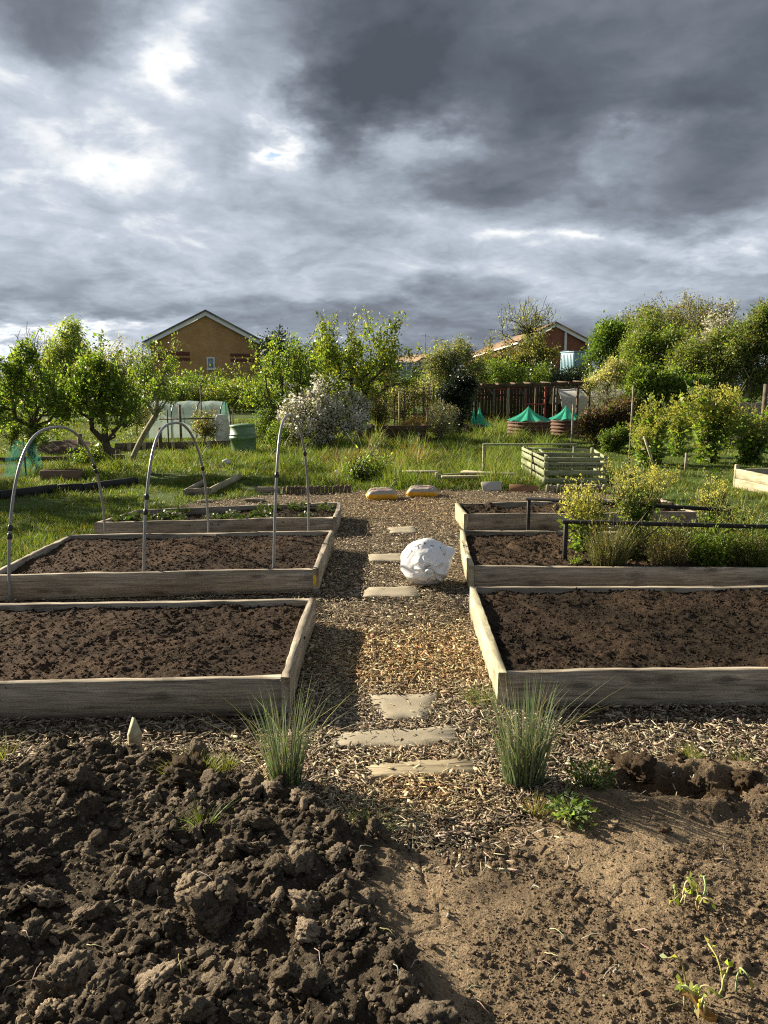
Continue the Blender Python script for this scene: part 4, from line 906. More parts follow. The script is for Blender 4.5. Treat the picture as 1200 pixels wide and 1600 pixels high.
tree('tall_shrub', 'pale feathery shrub under the white hawthorn', 'tall shrub', (1085, 668), 25.5, [(1080, 575, 26, 30), (1100, 610, 34, 28), (1060, 600, 24, 34)], 240, 8000, (.065, .5), G_OLIVE + G_YEL, .05, cl=.7, spread=.10, stems=6, shoots=90, shoot_len=.7)
tree('tall_shrub', 'yellow green feathery shrub right of the bright dense tree', 'tall shrub', (1005, 664), 28.5, [(1000, 545, 24, 40), (985, 590, 26, 26), (1025, 535, 24, 26)], 240, 8000, (.07, .5), G_OLIVE + G_SPRING, .05, cl=.7, spread=.11, stems=6, shoots=90, shoot_len=.8)
tree('field_maple', 'broad tree with pale forked trunk at the right edge', 'tree', (1163, 660), 25, [(1150, 550, 44, 32), (1190, 540, 36, 34), (1120, 580, 34, 28), (1200, 580, 34, 30), (1165, 585, 44, 20), (1225, 550, 30, 40), (1190, 505, 14, 14)], 360, 15000, (.072, .5), G_OLIVE + G_MID, .10, 'bark_pale', spread=.12, shoots=60, shoot_len=.4, trunk_to=(1168, 612))
tree('pale_shrub', 'pale cream leaved shrub beside the white polytunnel', 'shrub', (945, 660), 27, [(945, 592, 28, 14), (965, 575, 22, 14), (925, 600, 14, 10)], 120, 4000, (.06, .5), [(.3, .28, .16), (.22, .22, .1)], .05, spread=.11, stems=4)
tree('grey_twig_bush', 'grey leafless bush behind the bronze shrub', 'shrub', (950, 672), 23, [(950, 620, 24, 16), (965, 635, 22, 18), (935, 635, 14, 12)], 170, 2400, (.035, .4), [(.15, .15, .14), (.11, .11, .1)], .04, spread=.05, stems=6, shoots=50, shoot_len=.3)
tree('bronze_shrub', 'bronze purple leaved shrub right of the netted planters', 'shrub', (935, 694), 19, [(935, 660, 28, 22), (965, 650, 24, 20), (915, 668, 14, 16), (975, 668, 20, 18)], 170, 5200, (.055, .55), PURP, .04, spread=.09, stems=6, shoots=24, shoot_len=.25)
tree('low_bush', 'low dark green bush at the foot of the bronze shrub', 'shrub', (962, 702), 17.5, [(960, 685, 24, 12), (978, 680, 14, 12)], 80, 2600, (.045, .5), G_MID, .02, spread=.06, stems=4)
tree('hedge_bush', 'leafy green bush between stake and yellow kale', 'shrub', (1000, 672), 23, [(1000, 615, 26, 30), (1040, 620, 28, 26), (985, 640, 16, 20), (1085, 620, 24, 24)], 260, 11000, (.075, .55), G_MID + G_SPRING, .05, spread=.10, stems=6, shoots=30, shoot_len=.3)

# ------------------------------------------------------------------ kale gone to flower, herbs
def flower_plant(name, label, cat, u, v, hpx, wpx, ns, fl, lf, seed, group=None, z0=0., leaf=.07, fsz=.018, cols=G_MID, flow=YELLOW, lowfrac=.75, leafy=1.):
    g = G(u, v, z0); Y = g[1]; m = pxm(Y); h = hpx / m; w = wpx / m; o = thing(name, label, cat, (g[0], g[1], z0), 0, group); r = np.random.default_rng(seed)
    S = Acc(); FP = []; LP = []; LD = []
    for i in range(ns):
        az = r.uniform(0, 2 * PI); reach = w * r.random() ** .6; hh = h * r.uniform(.55, 1.02); n = 7; s = np.linspace(0, 1, n)
        P = np.stack([np.cos(az) * reach * s ** 1.3, np.sin(az) * reach * s ** 1.3 * .8, hh * s], -1) + np.cumsum(r.normal(0, .012, (n, 3)), 0) * np.linspace(0, 1, n)[:, None]
        tube(S, P, np.linspace(.009, .003, n) * (1 + .3 * (h > .8)), 5, col=jcol([(.13, .16, .05), (.17, .17, .07)], 1)[0])
        for k in range(int(6 * leafy)):
            f = r.uniform(.08, lowfrac); p = P[int(f * (n - 1))]; LP.append(p); d = r.normal(0, 1, 3) * np.array((1, 1, .35)) + np.array((0, 0, .1)); LD.append(d)
        nb = r.integers(3, 6)
        for b in range(nb):
            f = r.uniform(.62, 1.); i0 = min(int(f * (n - 1)), n - 2); p = P[i0]; q = p + np.array((r.normal(0, .07), r.normal(0, .07), r.uniform(.05, .18))) * min(1.6, h / .5)
            tube(S, [p, (p + q) / 2 + r.normal(0, .008, 3), q], [.003, .0025, .0015], 4, col=(.2, .2, .06))
            k = int(fl / ns / nb); f = r.random((k, 1)) ** .6; FP.append(p + (q - p) * f + r.normal(0, .017, (k, 3)) * min(1.6, h / .5))
    S.build('stems', M['stem'], o, True)
    LP = np.array(LP); LD = np.array(LD); rep = max(1, int(lf / len(LP))); LP = np.repeat(LP, rep, 0) + r.normal(0, .045 if h < .8 else .085, (len(LP) * rep, 3)); LD = np.repeat(LD, rep, 0) + r.normal(0, .5, (len(LP), 3)); LP[:, 2] = np.maximum(LP[:, 2], .01)
    A = Acc(); leaves(A, LP, leaf * r.uniform(.5, 1.3, len(LP)), LD, jcol(cols, len(LP), .25) * 1.6, .55, .2); A.build('leaves', M['leaf'], o)
    FP = np.concatenate(FP); A = Acc(); FP = np.repeat(FP, 2, 0) + r.normal(0, fsz * .5, (len(FP) * 2, 3)); leaves(A, FP, fsz * r.uniform(.7, 1.4, len(FP)), r.normal(0, 1, FP.shape) + np.array((0, 0, .5)), jcol(flow, len(FP), .12, .04), .9, .1); A.build('flowers', M['petal'], o)
    return o
BZ = .15
KL = G_SPRING + G_YEL + [(.07, .10, .03), (.10, .13, .05)]
LIME = [(.42, .42, .06), (.34, .36, .06), (.5, .46, .08)]
flower_plant('flowering_kale', 'bright yellow flowering plant at the left of the black frames', 'flowering kale', 915, 862, 108, 52, 24, 1000, 900, 1, 'yellow flowering plants in the right bed', BZ, .05, .017, G_MID + G_YEL)
flower_plant('flowering_kale', 'tall flowering plant with darker leaves in the middle of the bed', 'flowering kale', 992, 846, 116, 50, 22, 520, 1300, 2, 'yellow flowering plants in the right bed', BZ, .05, .015, G_MID)
flower_plant('flowering_kale', 'smaller yellow flowering plant at the rear frame end', 'flowering kale', 1108, 840, 92, 34, 15, 420, 650, 3, 'yellow flowering plants in the right bed', BZ, .045, .015, G_MID)
flower_plant('flowering_kale', 'thin yellow flowering sprig beside the crate corner', 'flowering kale', 958, 783, 60, 14, 5, 170, 60, 4, None, 0, .04, .018, G_YEL)
flower_plant('flowering_kale', 'low yellow flowers on the lawn in front of the crate', 'flowering kale', 1015, 778, 46, 60, 16, 700, 260, 14, None, 0, .04, .018, G_YEL)
flower_plant('tall_kale', 'leafy kale with pale yellow flowers beside the thin stake', 'kale', 1018, 724, 110, 40, 18, 700, 1300, 5, 'tall kale gone to flower', 0, .10, .036, KL, LIME, .95, 1.1)
flower_plant('tall_kale', 'tallest big leaved kale topped with yellow flowers', 'kale', 1105, 722, 126, 54, 28, 1100, 1500, 6, 'tall kale gone to flower', 0, .12, .038, KL, LIME, .95, 1.1)
flower_plant('tall_kale', 'dark leaved kale in front of the right fence', 'kale', 1172, 724, 92, 54, 22, 600, 1400, 7, 'tall kale gone to flower', 0, .12, .036, KL + G_MID, LIME, .95, 1.2)
flower_plant('tall_kale', 'kale plant with golden flower heads further back', 'kale', 1132, 700, 108, 34, 16, 800, 700, 15, 'tall kale gone to flower', 0, .10, .042, KL, YELLOW, .9, 1.)
flower_plant('tall_kale', 'pale straggly kale between the leaning stake and the tallest kale', 'kale', 1058, 712, 96, 30, 14, 700, 700, 16, 'tall kale gone to flower', 0, .09, .036, KL, LIME, .9, 1.)
flower_plant('tall_kale', 'yellowing low kale sprawling left of the leaning stake', 'kale', 1004, 728, 70, 34, 14, 500, 600, 17, 'tall kale gone to flower', 0, .08, .03, G_YEL, LIME, .9, 1.)
def herb(name, label, u, v, hpx, wpx, n, cols, seed, leafy=0, tip=None, group='herbs in the right bed', z0=BZ, lw=.02):
    g = G(u, v, z0); m = pxm(g[1]); h = hpx / m; w = wpx / m; o = thing(name, label, 'herb', (g[0], g[1], z0), 0, group); r = np.random.default_rng(seed)
    rad = w * .45 * np.sqrt(r.random(n)); a = r.uniform(0, 2 * PI, n); B = np.stack([np.cos(a) * rad, np.sin(a) * rad * .7, 0 * a - .01], -1)
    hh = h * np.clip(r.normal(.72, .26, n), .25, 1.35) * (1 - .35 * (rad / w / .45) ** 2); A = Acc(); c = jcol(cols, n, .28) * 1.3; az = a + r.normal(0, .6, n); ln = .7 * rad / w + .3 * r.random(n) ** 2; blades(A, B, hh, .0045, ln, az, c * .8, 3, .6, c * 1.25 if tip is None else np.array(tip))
    A.build('stems', M['grass'], o)
    L = int(n * (1.6 + leafy)); I = r.integers(0, n, L); t_ = r.uniform(.15, 1.03, L) ** .8; P = B[I] + np.stack([np.cos(az[I]), np.sin(az[I]), 0 * t_], -1) * (hh[I] * ln[I] * (.6 * t_ * t_ + .4 * t_))[:, None] + np.array((0, 0, 1.)) * (hh[I] * (t_ - .21 * ln[I] * t_ * t_))[:, None] + r.normal(0, .010, (L, 3))
    A = Acc(); leaves(A, P, lw * r.uniform(.6, 1.4, L), r.normal(0, 1, (L, 3)) + np.array((0, 0, .8)), jcol(cols, L, .28) * 1.5, .34, .1); A.build('leaves', M['leaf'], o)
    return o
herb('lavender_clump', 'olive lavender clump beside the front frame post', 950, 884, 88, 60, 620, [(.11, .115, .05), (.14, .13, .06), (.085, .09, .04)], 1, 1.2)
herb('lavender_clump', 'browner lavender clump in the middle of the herb row', 1042, 884, 72, 56, 600, [(.12, .105, .055), (.15, .13, .07), (.09, .085, .04)], 2, 1.2)
herb('mint_clump', 'fresh green leafy herb spilling over the bed front', 1110, 884, 70, 56, 420, G_MID + G_SPRING, 3, 5, lw=.034)
herb('thyme_clump', 'large bushy herb clump at the right picture edge', 1178, 884, 86, 66, 640, G_OLIVE + G_MID, 4, 3.5, lw=.026)
herb('lavender_clump', 'herb clump behind the others under the rear frame', 1040, 860, 58, 50, 360, G_MID + G_OLIVE, 5, 3.5, lw=.026)
herb('leafy_herb', 'low leafy herb behind the mint near the bed back', 1120, 852, 50, 50, 340, G_MID, 6, 5, lw=.03)
herb('grass_tuft', 'tiny grass tuft growing at the foot of the frame post', 900, 884, 20, 16, 90, G_SPRING, 7, 0)
flower_plant('sprawling_herb', 'loose yellow green herb sprawling behind the lavender clumps', 'herb', 985, 872, 62, 62, 24, 260, 700, 31, 'herbs in the right bed', BZ, .035, .012, G_YEL + G_OLIVE, LIME)
flower_plant('sprawling_herb', 'loose sprawling herb between brown lavender and mint', 'herb', 1078, 868, 62, 58, 24, 160, 800, 32, 'herbs in the right bed', BZ, .04, .012, G_YEL + G_MID, LIME)
flower_plant('sprawling_herb', 'tall loose herb behind the bushy clump at the right edge', 'herb', 1152, 862, 78, 60, 26, 160, 900, 33, 'herbs in the right bed', BZ, .04, .012, G_OLIVE + G_MID, LIME)
# strawberries in the left rear bed
r = np.random.default_rng(3)
def strawberry(label):
    o = thing('strawberry_plant', label, 'strawberry plant', (0, 0, 0), 0, 'strawberries in the left rear bed'); A = Acc(); n = 70; a = r.uniform(0, 2 * PI, n); q = r.random(n) ** .6 * .13
    P = np.stack([np.cos(a) * q, np.sin(a) * q, .03 + .07 * r.random(n)], -1); D = np.stack([np.cos(a), np.sin(a), .5 * r.random(n)], -1) + r.normal(0, .4, (n, 3)); leaves(A, P, .038 * r.uniform(.6, 1.3, n), D, jcol(G_MID + [(.05, .09, .02)], n, .25) * .62, .8, .15); A.build('leaves', M['leaf'], o)
    A = Acc(); I = range(0, n, 4)
    for i in I: tube(A, [(0, 0, 0), P[i] * .6 + np.array((0, 0, .01)), P[i]], .0022, 4, col=(.1, .12, .04))
    A.build('stems', M['stem'], o); return o
sp = strawberry('low green strawberry plant in the far left bed'); first = True
NPq, FPq, FOq, NOq = [np.array(p) for p in BEDS[2]]
for k in range(24):
    s, t_ = r.uniform(.05, .97), r.uniform(.12, .9); p = (NOq * (1 - t_) + FOq * t_) * (1 - s) + (NPq * (1 - t_) + FPq * t_) * s
    q = sp if first else copy_tree(sp); first = False
    q.location = (p[0], p[1], .125); q.rotation_euler = (0, 0, r.uniform(0, 6)); sc = r.uniform(.55, 1.15); q.scale = (sc, sc, sc)

# ------------------------------------------------------------------ chives and weeds in the foreground
def clump(name, label, cat, u, v, n, hpx, rad, splay, cols, w, seed, tip=None, z=None, curl=.6, group=None, nseg=5, stragglers=0):
    g = G(u, v); zz = max(0., float(soil_z(g[0], g[1])[0])) if z is None else z; g = G(u, v, zz); m = FOC / math.hypot(g[1], CAM_Z); h = hpx / m
    o = thing(name, label, cat, (g[0], g[1], zz), 0, group); r = np.random.default_rng(seed); q = rad * np.sqrt(r.random(n)); a = r.uniform(0, 2 * PI, n)
    B = np.stack([np.cos(a) * q, np.sin(a) * q * .8, np.full(n, -.02)], -1); A = Acc(); hh = h * (1 - (.68 if cat == 'chives' else .5) * r.random(n) ** 1.2); c = jcol(cols, n, .2); ln = splay * (q / rad) * r.uniform(.5, 1.3, n) + .05 * r.random(n)
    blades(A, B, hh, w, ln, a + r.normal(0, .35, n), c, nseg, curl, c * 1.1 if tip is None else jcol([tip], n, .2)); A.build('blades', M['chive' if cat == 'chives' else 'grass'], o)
    if stragglers:
        A = Acc(); k = stragglers; a = r.uniform(0, 2 * PI, k); blades(A, B[:k], h * r.uniform(.8, 1.15, k), w * .9, r.uniform(.35, .95, k), a, jcol([(.24, .24, .14), (.3, .27, .18), (.12, .15, .06)], k), 6, .8); A.build('dry_stalks', M['grass'], o)
    return o
CH = [(.125, .17, .085), (.165, .205, .11), (.085, .125, .055)]
clump('chive_clump', 'narrower clump of upright chives left of the paving stones', 'chives', 447, 1232, 200, 178, .056, .27, CH, .0046, 1, (.19, .21, .13), group='chive clumps flanking the path', stragglers=26)
clump('chive_clump', 'fuller clump of upright chives right of the paving stones', 'chives', 818, 1226, 330, 182, .076, .30, CH, .0046, 2, (.19, .21, .13), group='chive clumps flanking the path', stragglers=40)
GY = [(.19, .21, .05), (.15, .18, .04), (.24, .24, .08)]
clump('grass_tuft', 'yellowish grass turf on a clod right of the peg', 'grass tuft', 300, 1212, 300, 40, .10, .9, GY, .003, 3, z=.03)
clump('grass_tuft', 'second yellow grass patch on the same clod', 'grass tuft', 345, 1198, 170, 30, .06, .8, GY, .003, 23, z=.03)
clump('grass_tuft', 'small vivid green grass tuft between the dark clods', 'grass tuft', 318, 1290, 60, 50, .025, 1.1, G_SPRING, .004, 4, z=.06)
clump('grass_tuft', 'dark grass tuft where the chips meet the clods', 'grass tuft', 575, 1300, 110, 52, .06, 1.3, [(.07, .11, .025), (.05, .085, .02), (.12, .15, .05)], .004, 5, z=.0)
clump('grass_tuft', 'pale grass tuft on the far rim of the spade hole', 'grass tuft', 1078, 1180, 80, 28, .035, 1., GY, .003, 6, z=.02)
clump('grass_tuft', 'spreading grass tuft right of the spade hole', 'grass tuft', 1158, 1192, 70, 30, .03, 1.4, GY, .003, 7, z=.02)
clump('grass_tuft', 'straw coloured grass tuft between chives and thistle', 'grass tuft', 836, 1268, 120, 36, .03, 1.1, [(.28, .22, .08), (.2, .17, .06), (.16, .17, .05)], .003, 8, z=.015)
clump('grass_tuft', 'weedy green tuft against the right bed corner', 'grass tuft', 752, 1100, 140, 38, .07, .9, G_YEL, .0035, 9, z=.0)
clump('grass_tuft', 'few thin grass blades at the left picture edge', 'grass tuft', 8, 1180, 24, 46, .03, .9, GY, .003, 10, z=.02)
def rosette(name, label, cat, u, v, n, size, L, cols, seed, z=.02, asp=.4, rise=.35, mat='leaf'):
    g = G(u, v, z); o = thing(name, label, cat, (g[0], g[1], z)); r = np.random.default_rng(seed); a = r.uniform(0, 2 * PI, n); q = size * r.random(n) ** .7
    P = np.stack([np.cos(a) * q, np.sin(a) * q, .01 + rise * size * r.random(n)], -1); D = np.stack([np.cos(a), np.sin(a), r.uniform(-.1, .9, n)], -1) + r.normal(0, .35, (n, 3)); A = Acc(); leaves(A, P, L * r.uniform(.5, 1.3, n), D, jcol(cols, n, .2), asp, .2); A.build('leaves', M[mat], o)
    A = Acc()
    for i in range(0, n, 4): tube(A, [(0, 0, 0), P[i] * .6, P[i]], .0018, 4, col=(.14, .17, .06))
    A.build('stems', M['stem'], o); return o
rosette('weed_plant', 'dark feathery weed right of the fuller chives', 'weed', 922, 1232, 260, .085, .028, [(.06, .10, .025), (.04, .075, .018), (.10, .14, .04)], 1, .02, .3, .9)
rosette('thistle_seedling', 'pale green jagged thistle in front of the dark weed', 'thistle', 892, 1278, 210, .075, .034, [(.16, .21, .075), (.11, .16, .05), (.22, .26, .13)], 2, .015, .45, .6)
def wilted(label, u, v, n, h, seed, spread=.05):
    zz = max(.0, float(soil_z(*G(u, v)[:2])[0])); g = G(u, v, zz); o = thing('wilted_seedling', label, 'seedling', (g[0], g[1], zz)); r = np.random.default_rng(seed); S = Acc(); LP = []; LD = []
    for i in range(n):
        a = r.uniform(0, 2 * PI); b = np.array((r.normal(0, spread * .5), r.normal(0, spread * .35), 0)); hh = h * r.uniform(.5, 1.1); k = r.uniform(.2, .9); s = np.linspace(0, 1, 8)
        P = b + np.stack([np.cos(a) * k * hh * s ** 2, np.sin(a) * k * hh * s ** 2, hh * np.sin(s * r.uniform(1.3, 2.2))], -1) + np.cumsum(r.normal(0, .002, (8, 3)), 0); tube(S, P, np.linspace(.0028, .002, 8), 6, col=jcol([(.34, .36, .13), (.4, .38, .18)], 1)[0])
        for q in range(3): LP.append(P[-1 - q]); LD.append(P[-1] - P[-3] + r.normal(0, .012, 3) + np.array((0, 0, -.004)))
    S.build('stems', M['stem'], o, True); A = Acc(); LP = np.array(LP); leaves(A, LP, .02 * r.uniform(.7, 1.4, len(LP)), np.array(LD), jcol([(.36, .36, .09), (.3, .33, .08)], len(LP), .15), .5, .25); A.build('leaves', M['leaf'], o)
wilted('pale yellow wilted seedlings on the smooth sandy soil', 1078, 1410, 9, .075, 1, .07)
wilted('pale wilted seedlings around a curled dead leaf', 1078, 1570, 9, .085, 2, .06)
wilted('single bent pale seedling near the bottom right corner', 1150, 1555, 3, .085, 3, .03)
wilted('pale seedling at the bottom edge below the clods', 683, 1602, 6, .03, 4, .03)
g = G(1090, 1582, .02); A = Acc(); s, t_ = np.meshgrid(np.linspace(-1, 1, 9), np.linspace(-1, 1, 9)); Z = .018 * s * s + .012 * np.sin(t_ * 3); wd = np.sqrt(np.clip(1.02 - t_ ** 2, 0, 1)); A.add(np.stack([s * .022 * wd, t_ * .045, Z], -1).reshape(-1, 3), [gridF(9, 9)], (.30, .17, .08))
q = A.build('dead_leaf', M['leaf'], None, True); q.location = (g[0], g[1], .03); q.rotation_euler = (.2, .3, .9); tag(q, 'curled brown dead leaf among the wilted seedlings', 'leaf')
# turned clods by the spade hole
def big_clod(u, v, rad, seed, label, col=(.085, .058, .035)):
    A = Acc(); g = G(u, v); V, F = clod_shape(4, seed, .34); A.add(V * rad, [F], np.array(col) * (.7 + .6 * vn3(V * 6, seed)[:, None])); q = A.build('turf_clod', M['soil'], None, True); q.location = (g[0], g[1], rad * .35); tag(q, label, 'clod')
big_clod(995, 1215, .085, 3, 'large dark turned clod left of the spade hole', (.06, .042, .026)); big_clod(1118, 1262, .062, 5, 'brown sunlit clod below the right of the spade hole'); big_clod(1062, 1196, .05, 8, 'small dark clod on the far rim of the spade hole', (.06, .042, .026))
big_clod(300, 1228, .10, 11, 'dark clod topped with yellow grass right of the peg', (.06, .042, .026)); big_clod(1165, 1222, .06, 14, 'flat dark clod at the right end of the spade hole', (.06, .042, .026))
for k_, (u_, v_, rr_, lb_) in enumerate(((960, 1192, .045, 'dark clod left of the large turned clod'), (1030, 1262, .038, 'tan clod on the near rim of the spade hole'), (1090, 1234, .045, 'dark ragged clod inside the spade hole'), (1140, 1200, .04, 'small clod below the spreading grass tuft'), (1190, 1248, .05, 'tan clod at the right edge below the spade hole'))):
    big_clod(u_, v_, rr_, 40 + k_, lb_, (.10, .07, .045) if 'tan' in lb_ else (.06, .042, .026))
r = np.random.default_rng(77); xx, yy, hh_ = sample_soil(260, 31, False); A = Acc(); RR = .0025 + .0075 * r.random(len(xx)) ** 3
scatter_clods(A, np.stack([xx, yy, hh_ + RR * .4], -1), RR, 2, jcol([(.34, .29, .22), (.22, .18, .14), (.42, .38, .32)], len(xx)), 6, .06, 5)
tag(A.build('pebbles', M['soil'], smooth=True), 'small pale pebbles strewn on the trodden soil', kind='stuff')
# pale roots and straws
r = np.random.default_rng(12); A = Acc()
for i in range(60):
    u, v = r.uniform(20, 1190), r.uniform(1330, 1590); g = G(u, v); z = float(soil_z(g[0], g[1])[0]) + .012; a = r.uniform(0, PI); n = 6; L = r.uniform(.02, .09); s = np.linspace(-.5, .5, n)
    P = np.stack([g[0] + np.cos(a) * s * L, g[1] + np.sin(a) * s * L, z + .012 * np.cos(s * 3) + r.normal(0, .002, n)], -1) + np.cumsum(r.normal(0, .003, (n, 3)), 0) * np.array((1, 1, .3)); tube(A, P, r.uniform(.0007, .0016), 4, col=jcol([(.42, .36, .24), (.25, .18, .11), (.5, .46, .34)], 1)[0])
tag(A.build('root_straws', M['stem']), 'scattered pale dead roots and straws on the soil', kind='stuff')
# ------------------------------------------------------------------ houses
def m_brick(name, c1, c2, mortar, sc=1.):
    t = NT(name); c = t.coord(); b = t.n('TexBrick'); b.inputs['Scale'].default_value = 1.; b.inputs['Brick Width'].default_value = .225; b.inputs['Row Height'].default_value = .075; b.inputs['Mortar Size'].default_value = .006
    b.inputs['Color1'].default_value = (*c1, 1); b.inputs['Color2'].default_value = (*c2, 1); b.inputs['Mortar'].default_value = (*mortar, 1)
    sx = t.n('SeparateXYZ'); t.l(c, sx.inputs[0]); cx = t.n('CombineXYZ'); t.l(t.math('ADD', sx.outputs[0], sx.outputs[1]), cx.inputs[0]); t.l(sx.outputs[2], cx.inputs[1]); t.l(cx.outputs[0], b.inputs['Vector'])
    col = t.mixc(b.outputs[0], t.ramp(t.noise(c, .8, 5, .6).outputs[0], [(.3, .8), (.7, 1.15)]), 1., 'MULTIPLY')
    return t.done(t.pr(col, .9, .15, t.bump(b.outputs['Fac'], -.3, .01)))
M['brick'] = m_brick('buff_brick', (.50, .285, .12), (.43, .235, .10), (.40, .28, .16))
M['brick_red'] = m_brick('red_brick', (.22, .075, .045), (.27, .095, .055), (.25, .18, .14))
M['brick_dark'] = m_brick('maroon_brick', (.17, .06, .045), (.14, .05, .04), (.13, .07, .06))
M['white'] = m_plain('white_paint', (.74, .73, .70), .5, .4, .06)
t = NT('roof_tiles'); c = t.coord(); b = t.n('TexBrick'); b.inputs['Scale'].default_value = 1.; b.inputs['Brick Width'].default_value = .3; b.inputs['Row Height'].default_value = .28; b.inputs['Mortar Size'].default_value = .02
b.inputs['Color1'].default_value = (.20, .135, .085, 1); b.inputs['Color2'].default_value = (.25, .17, .105, 1); b.inputs['Mortar'].default_value = (.09, .06, .04, 1)
sx = t.n('SeparateXYZ'); t.l(c, sx.inputs[0]); cx = t.n('CombineXYZ'); t.l(sx.outputs[1], cx.inputs[0]); t.l(t.math('MULTIPLY', sx.outputs[2], 1.7), cx.inputs[1]); t.l(cx.outputs[0], b.inputs['Vector'])
M['tiles'] = t.done(t.pr(b.outputs[0], .85, .2, t.bump(b.outputs['Fac'], -.4, .02)))
M['slate'] = m_plain('grey_tiles', (.13, .125, .12), .8, .2, .2, 3.)
M['glass'] = m_plain('window_glass', (.20, .26, .33), .08, .8, .1)
def gable_house(label, x, Y, rz, half, depth, eave, ridge, brick, tiles, over=.25, name='brick_house'):
    o = thing(name, label, 'house', (x, Y, 0), rz)
    A = Acc(); p = [(-half, 0, 0), (half, 0, 0), (half, 0, eave), (0, 0, ridge), (-half, 0, eave)]; V = p + [(a, depth, c) for a, _, c in p]
    A.add(V, [[[0, 1, 2, 3, 4]], [[9, 8, 7, 6, 5]], [[1, 6, 7, 2]], [[5, 0, 4, 9]]]); A.build('wall', M[brick], o)
    sl = (ridge - eave) / half; nx = sl / math.hypot(1, sl); nz = 1 / math.hypot(1, sl); th = .14
    A = Acc()
    for s in (-1, 1):
        e = half + over; q = [(s * e, ridge - sl * e + .02), (0, ridge + .02), (0, ridge + .02 + th / nz), (s * e, ridge - sl * e + .02 + th / nz)]
        V = [(a, y, c) for y in (-.22, depth + .22) for a, c in q]; A.add(V, [[[0, 1, 2, 3]], [[7, 6, 5, 4]]] + [[[i, (i + 1) % 4, 4 + (i + 1) % 4, 4 + i]] for i in range(4) if i != 1])
    A.build('roof', M[tiles], o)
    A = Acc()
    for s in (-1, 1): 
        e = half + over + .02; A.add([(a, y, c) for y in (-.25, -.222) for a, c in ((0, ridge - .24), (s * e, ridge - .24 - sl * e), (s * e, ridge + .03 - sl * e), (0, ridge + .03))], [[[0, 1, 2, 3]], [[7, 6, 5, 4]]] + [[[i, (i + 1) % 4, 4 + (i + 1) % 4, 4 + i]] for i in range(4)])
    A.build('bargeboard', M['white'], o); return o, sl
Y1 = 53.; ap = W(321, 488, Y1); k1 = pxm(Y1)
h1, sl = gable_house('buff brick gable house with white bargeboards and one small window', ap[0], Y1, math.atan2(-ap[0], Y1), 82 / k1, 9.5, W(0, 533, Y1)[2], ap[2], 'brick', 'slate', .55)
def loc1(u, v): return ((u - 321) / k1, W(0, v, Y1)[2])
for (u0, u1, v0, v1) in ((239, 295, 550, 556), (239, 295, 559, 564), (356, 402, 552, 557), (356, 402, 560, 565)):
    x0, z1 = loc1(u0, v0); x1, z0 = loc1(u1, v1); A = Acc(); bx(A, ((x0 + x1) / 2, -.012, (z0 + z1) / 2), (x1 - x0, .03, z1 - z0), b=.002); A.build('brick_band', M['brick_dark'], h1)
x0, z1 = loc1(320, 558); x1, z0 = loc1(332, 577)
fr = Acc(); w_, h_ = x1 - x0, z1 - z0; cx, cz = (x0 + x1) / 2, (z0 + z1) / 2
for dx in (-1, 1): bx(fr, (cx + dx * (w_ / 2 - .05), -.03, cz), (.10, .09, h_))
for dz in (-1, 1): bx(fr, (cx, -.03, cz + dz * (h_ / 2 - .05)), (w_ - .204, .09, .10))
wf = fr.build('window_frame', M['white'], h1); A = Acc(); bx(A, (cx, -.015, cz), (w_ - .2, .02, h_ - .2)); A.build('pane', M['glass'], wf)
A = Acc(); bx(A, (cx, -.07, z0 - .03), (w_ + .1, .14, .06)); A.build('sill', M['white'], h1)
e = 82 / k1; A = Acc(); tube(A, [(e - .1, -.06, .1), (e - .1, -.06, loc1(0, 545)[1]), (e - .05, -.08, loc1(0, 538)[1])], .055, 8); A.build('drainpipe', M['clip'], h1)
A = Acc(); tube(A, [(-e - .42, -.1, loc1(0, 535)[1]), (-e - .1, -.06, loc1(0, 541)[1]), (-e + .02, -.06, .1)], .05, 8); A.build('drainpipe', M['white'], h1)
# terrace at the right, seen along its side
Y2 = 62.; ap = W(868, 506, Y2); k2 = pxm(Y2)
h2, sl2 = gable_house('long red brick terrace with tan tiled roof behind the ivy tree', ap[0], Y2, 0, 54 / k2 - .2, 46, W(0, 533, Y2)[2], ap[2], 'brick_red', 'tiles', .25)
def loc2(u, v): return ((u - 868) / k2, W(0, v, Y2)[2])
x, z = loc2(884, 516); A = Acc(); tube(A, [(x, -.1, .1), (x, -.1, z)], .11, 8); A.build('flue_pipe', M['white'], h2)
x0, z1 = loc2(880, 547); x1, z0 = loc2(890, 556); A = Acc(); bx(A, ((x0 + x1) / 2, -.02, (z0 + z1) / 2), (x1 - x0, .06, z1 - z0)); wf = A.build('window', M['white'], h2); A = Acc(); bx(A, ((x0 + x1) / 2, -.06, (z0 + z1) / 2), ((x1 - x0) * .75, .03, (z1 - z0) * .75)); A.build('pane', M['glass'], wf)
hw = 54 / k2 - .2; ez = W(0, 533, Y2)[2]
A = Acc(); bar(A, (-hw - .3, .0, ez - .16), (-hw - .3, 46, ez - .16), .12, .12); A.build('gutter', M['white'], h2)
for yy in (6, 14, 22, 30, 38):
    A = Acc(); bx(A, (-hw - .02, yy, 3.7), (.08, 1.5, 1.1)); wf = A.build('window', M['white'], h2); A = Acc(); bx(A, (-hw - .07, yy, 3.7), (.03, 1.3, .9)); A.build('pane', M['glass'], wf)
A = Acc(); tube(A, [(-.2, 36, ap[2] - .1), (-.2, 36, ap[2] + 2.2)], .03, 6); tube(A, [(-.7, 36, ap[2] + 2.1), (.3, 36, ap[2] + 2.1)], .02, 6)
for q in range(5): tube(A, [(-.6 + q * .2, 35.8, ap[2] + 2.1), (-.6 + q * .2, 36.2, ap[2] + 2.1)], .012, 5)
A.build('aerial', M['clip'], h2)
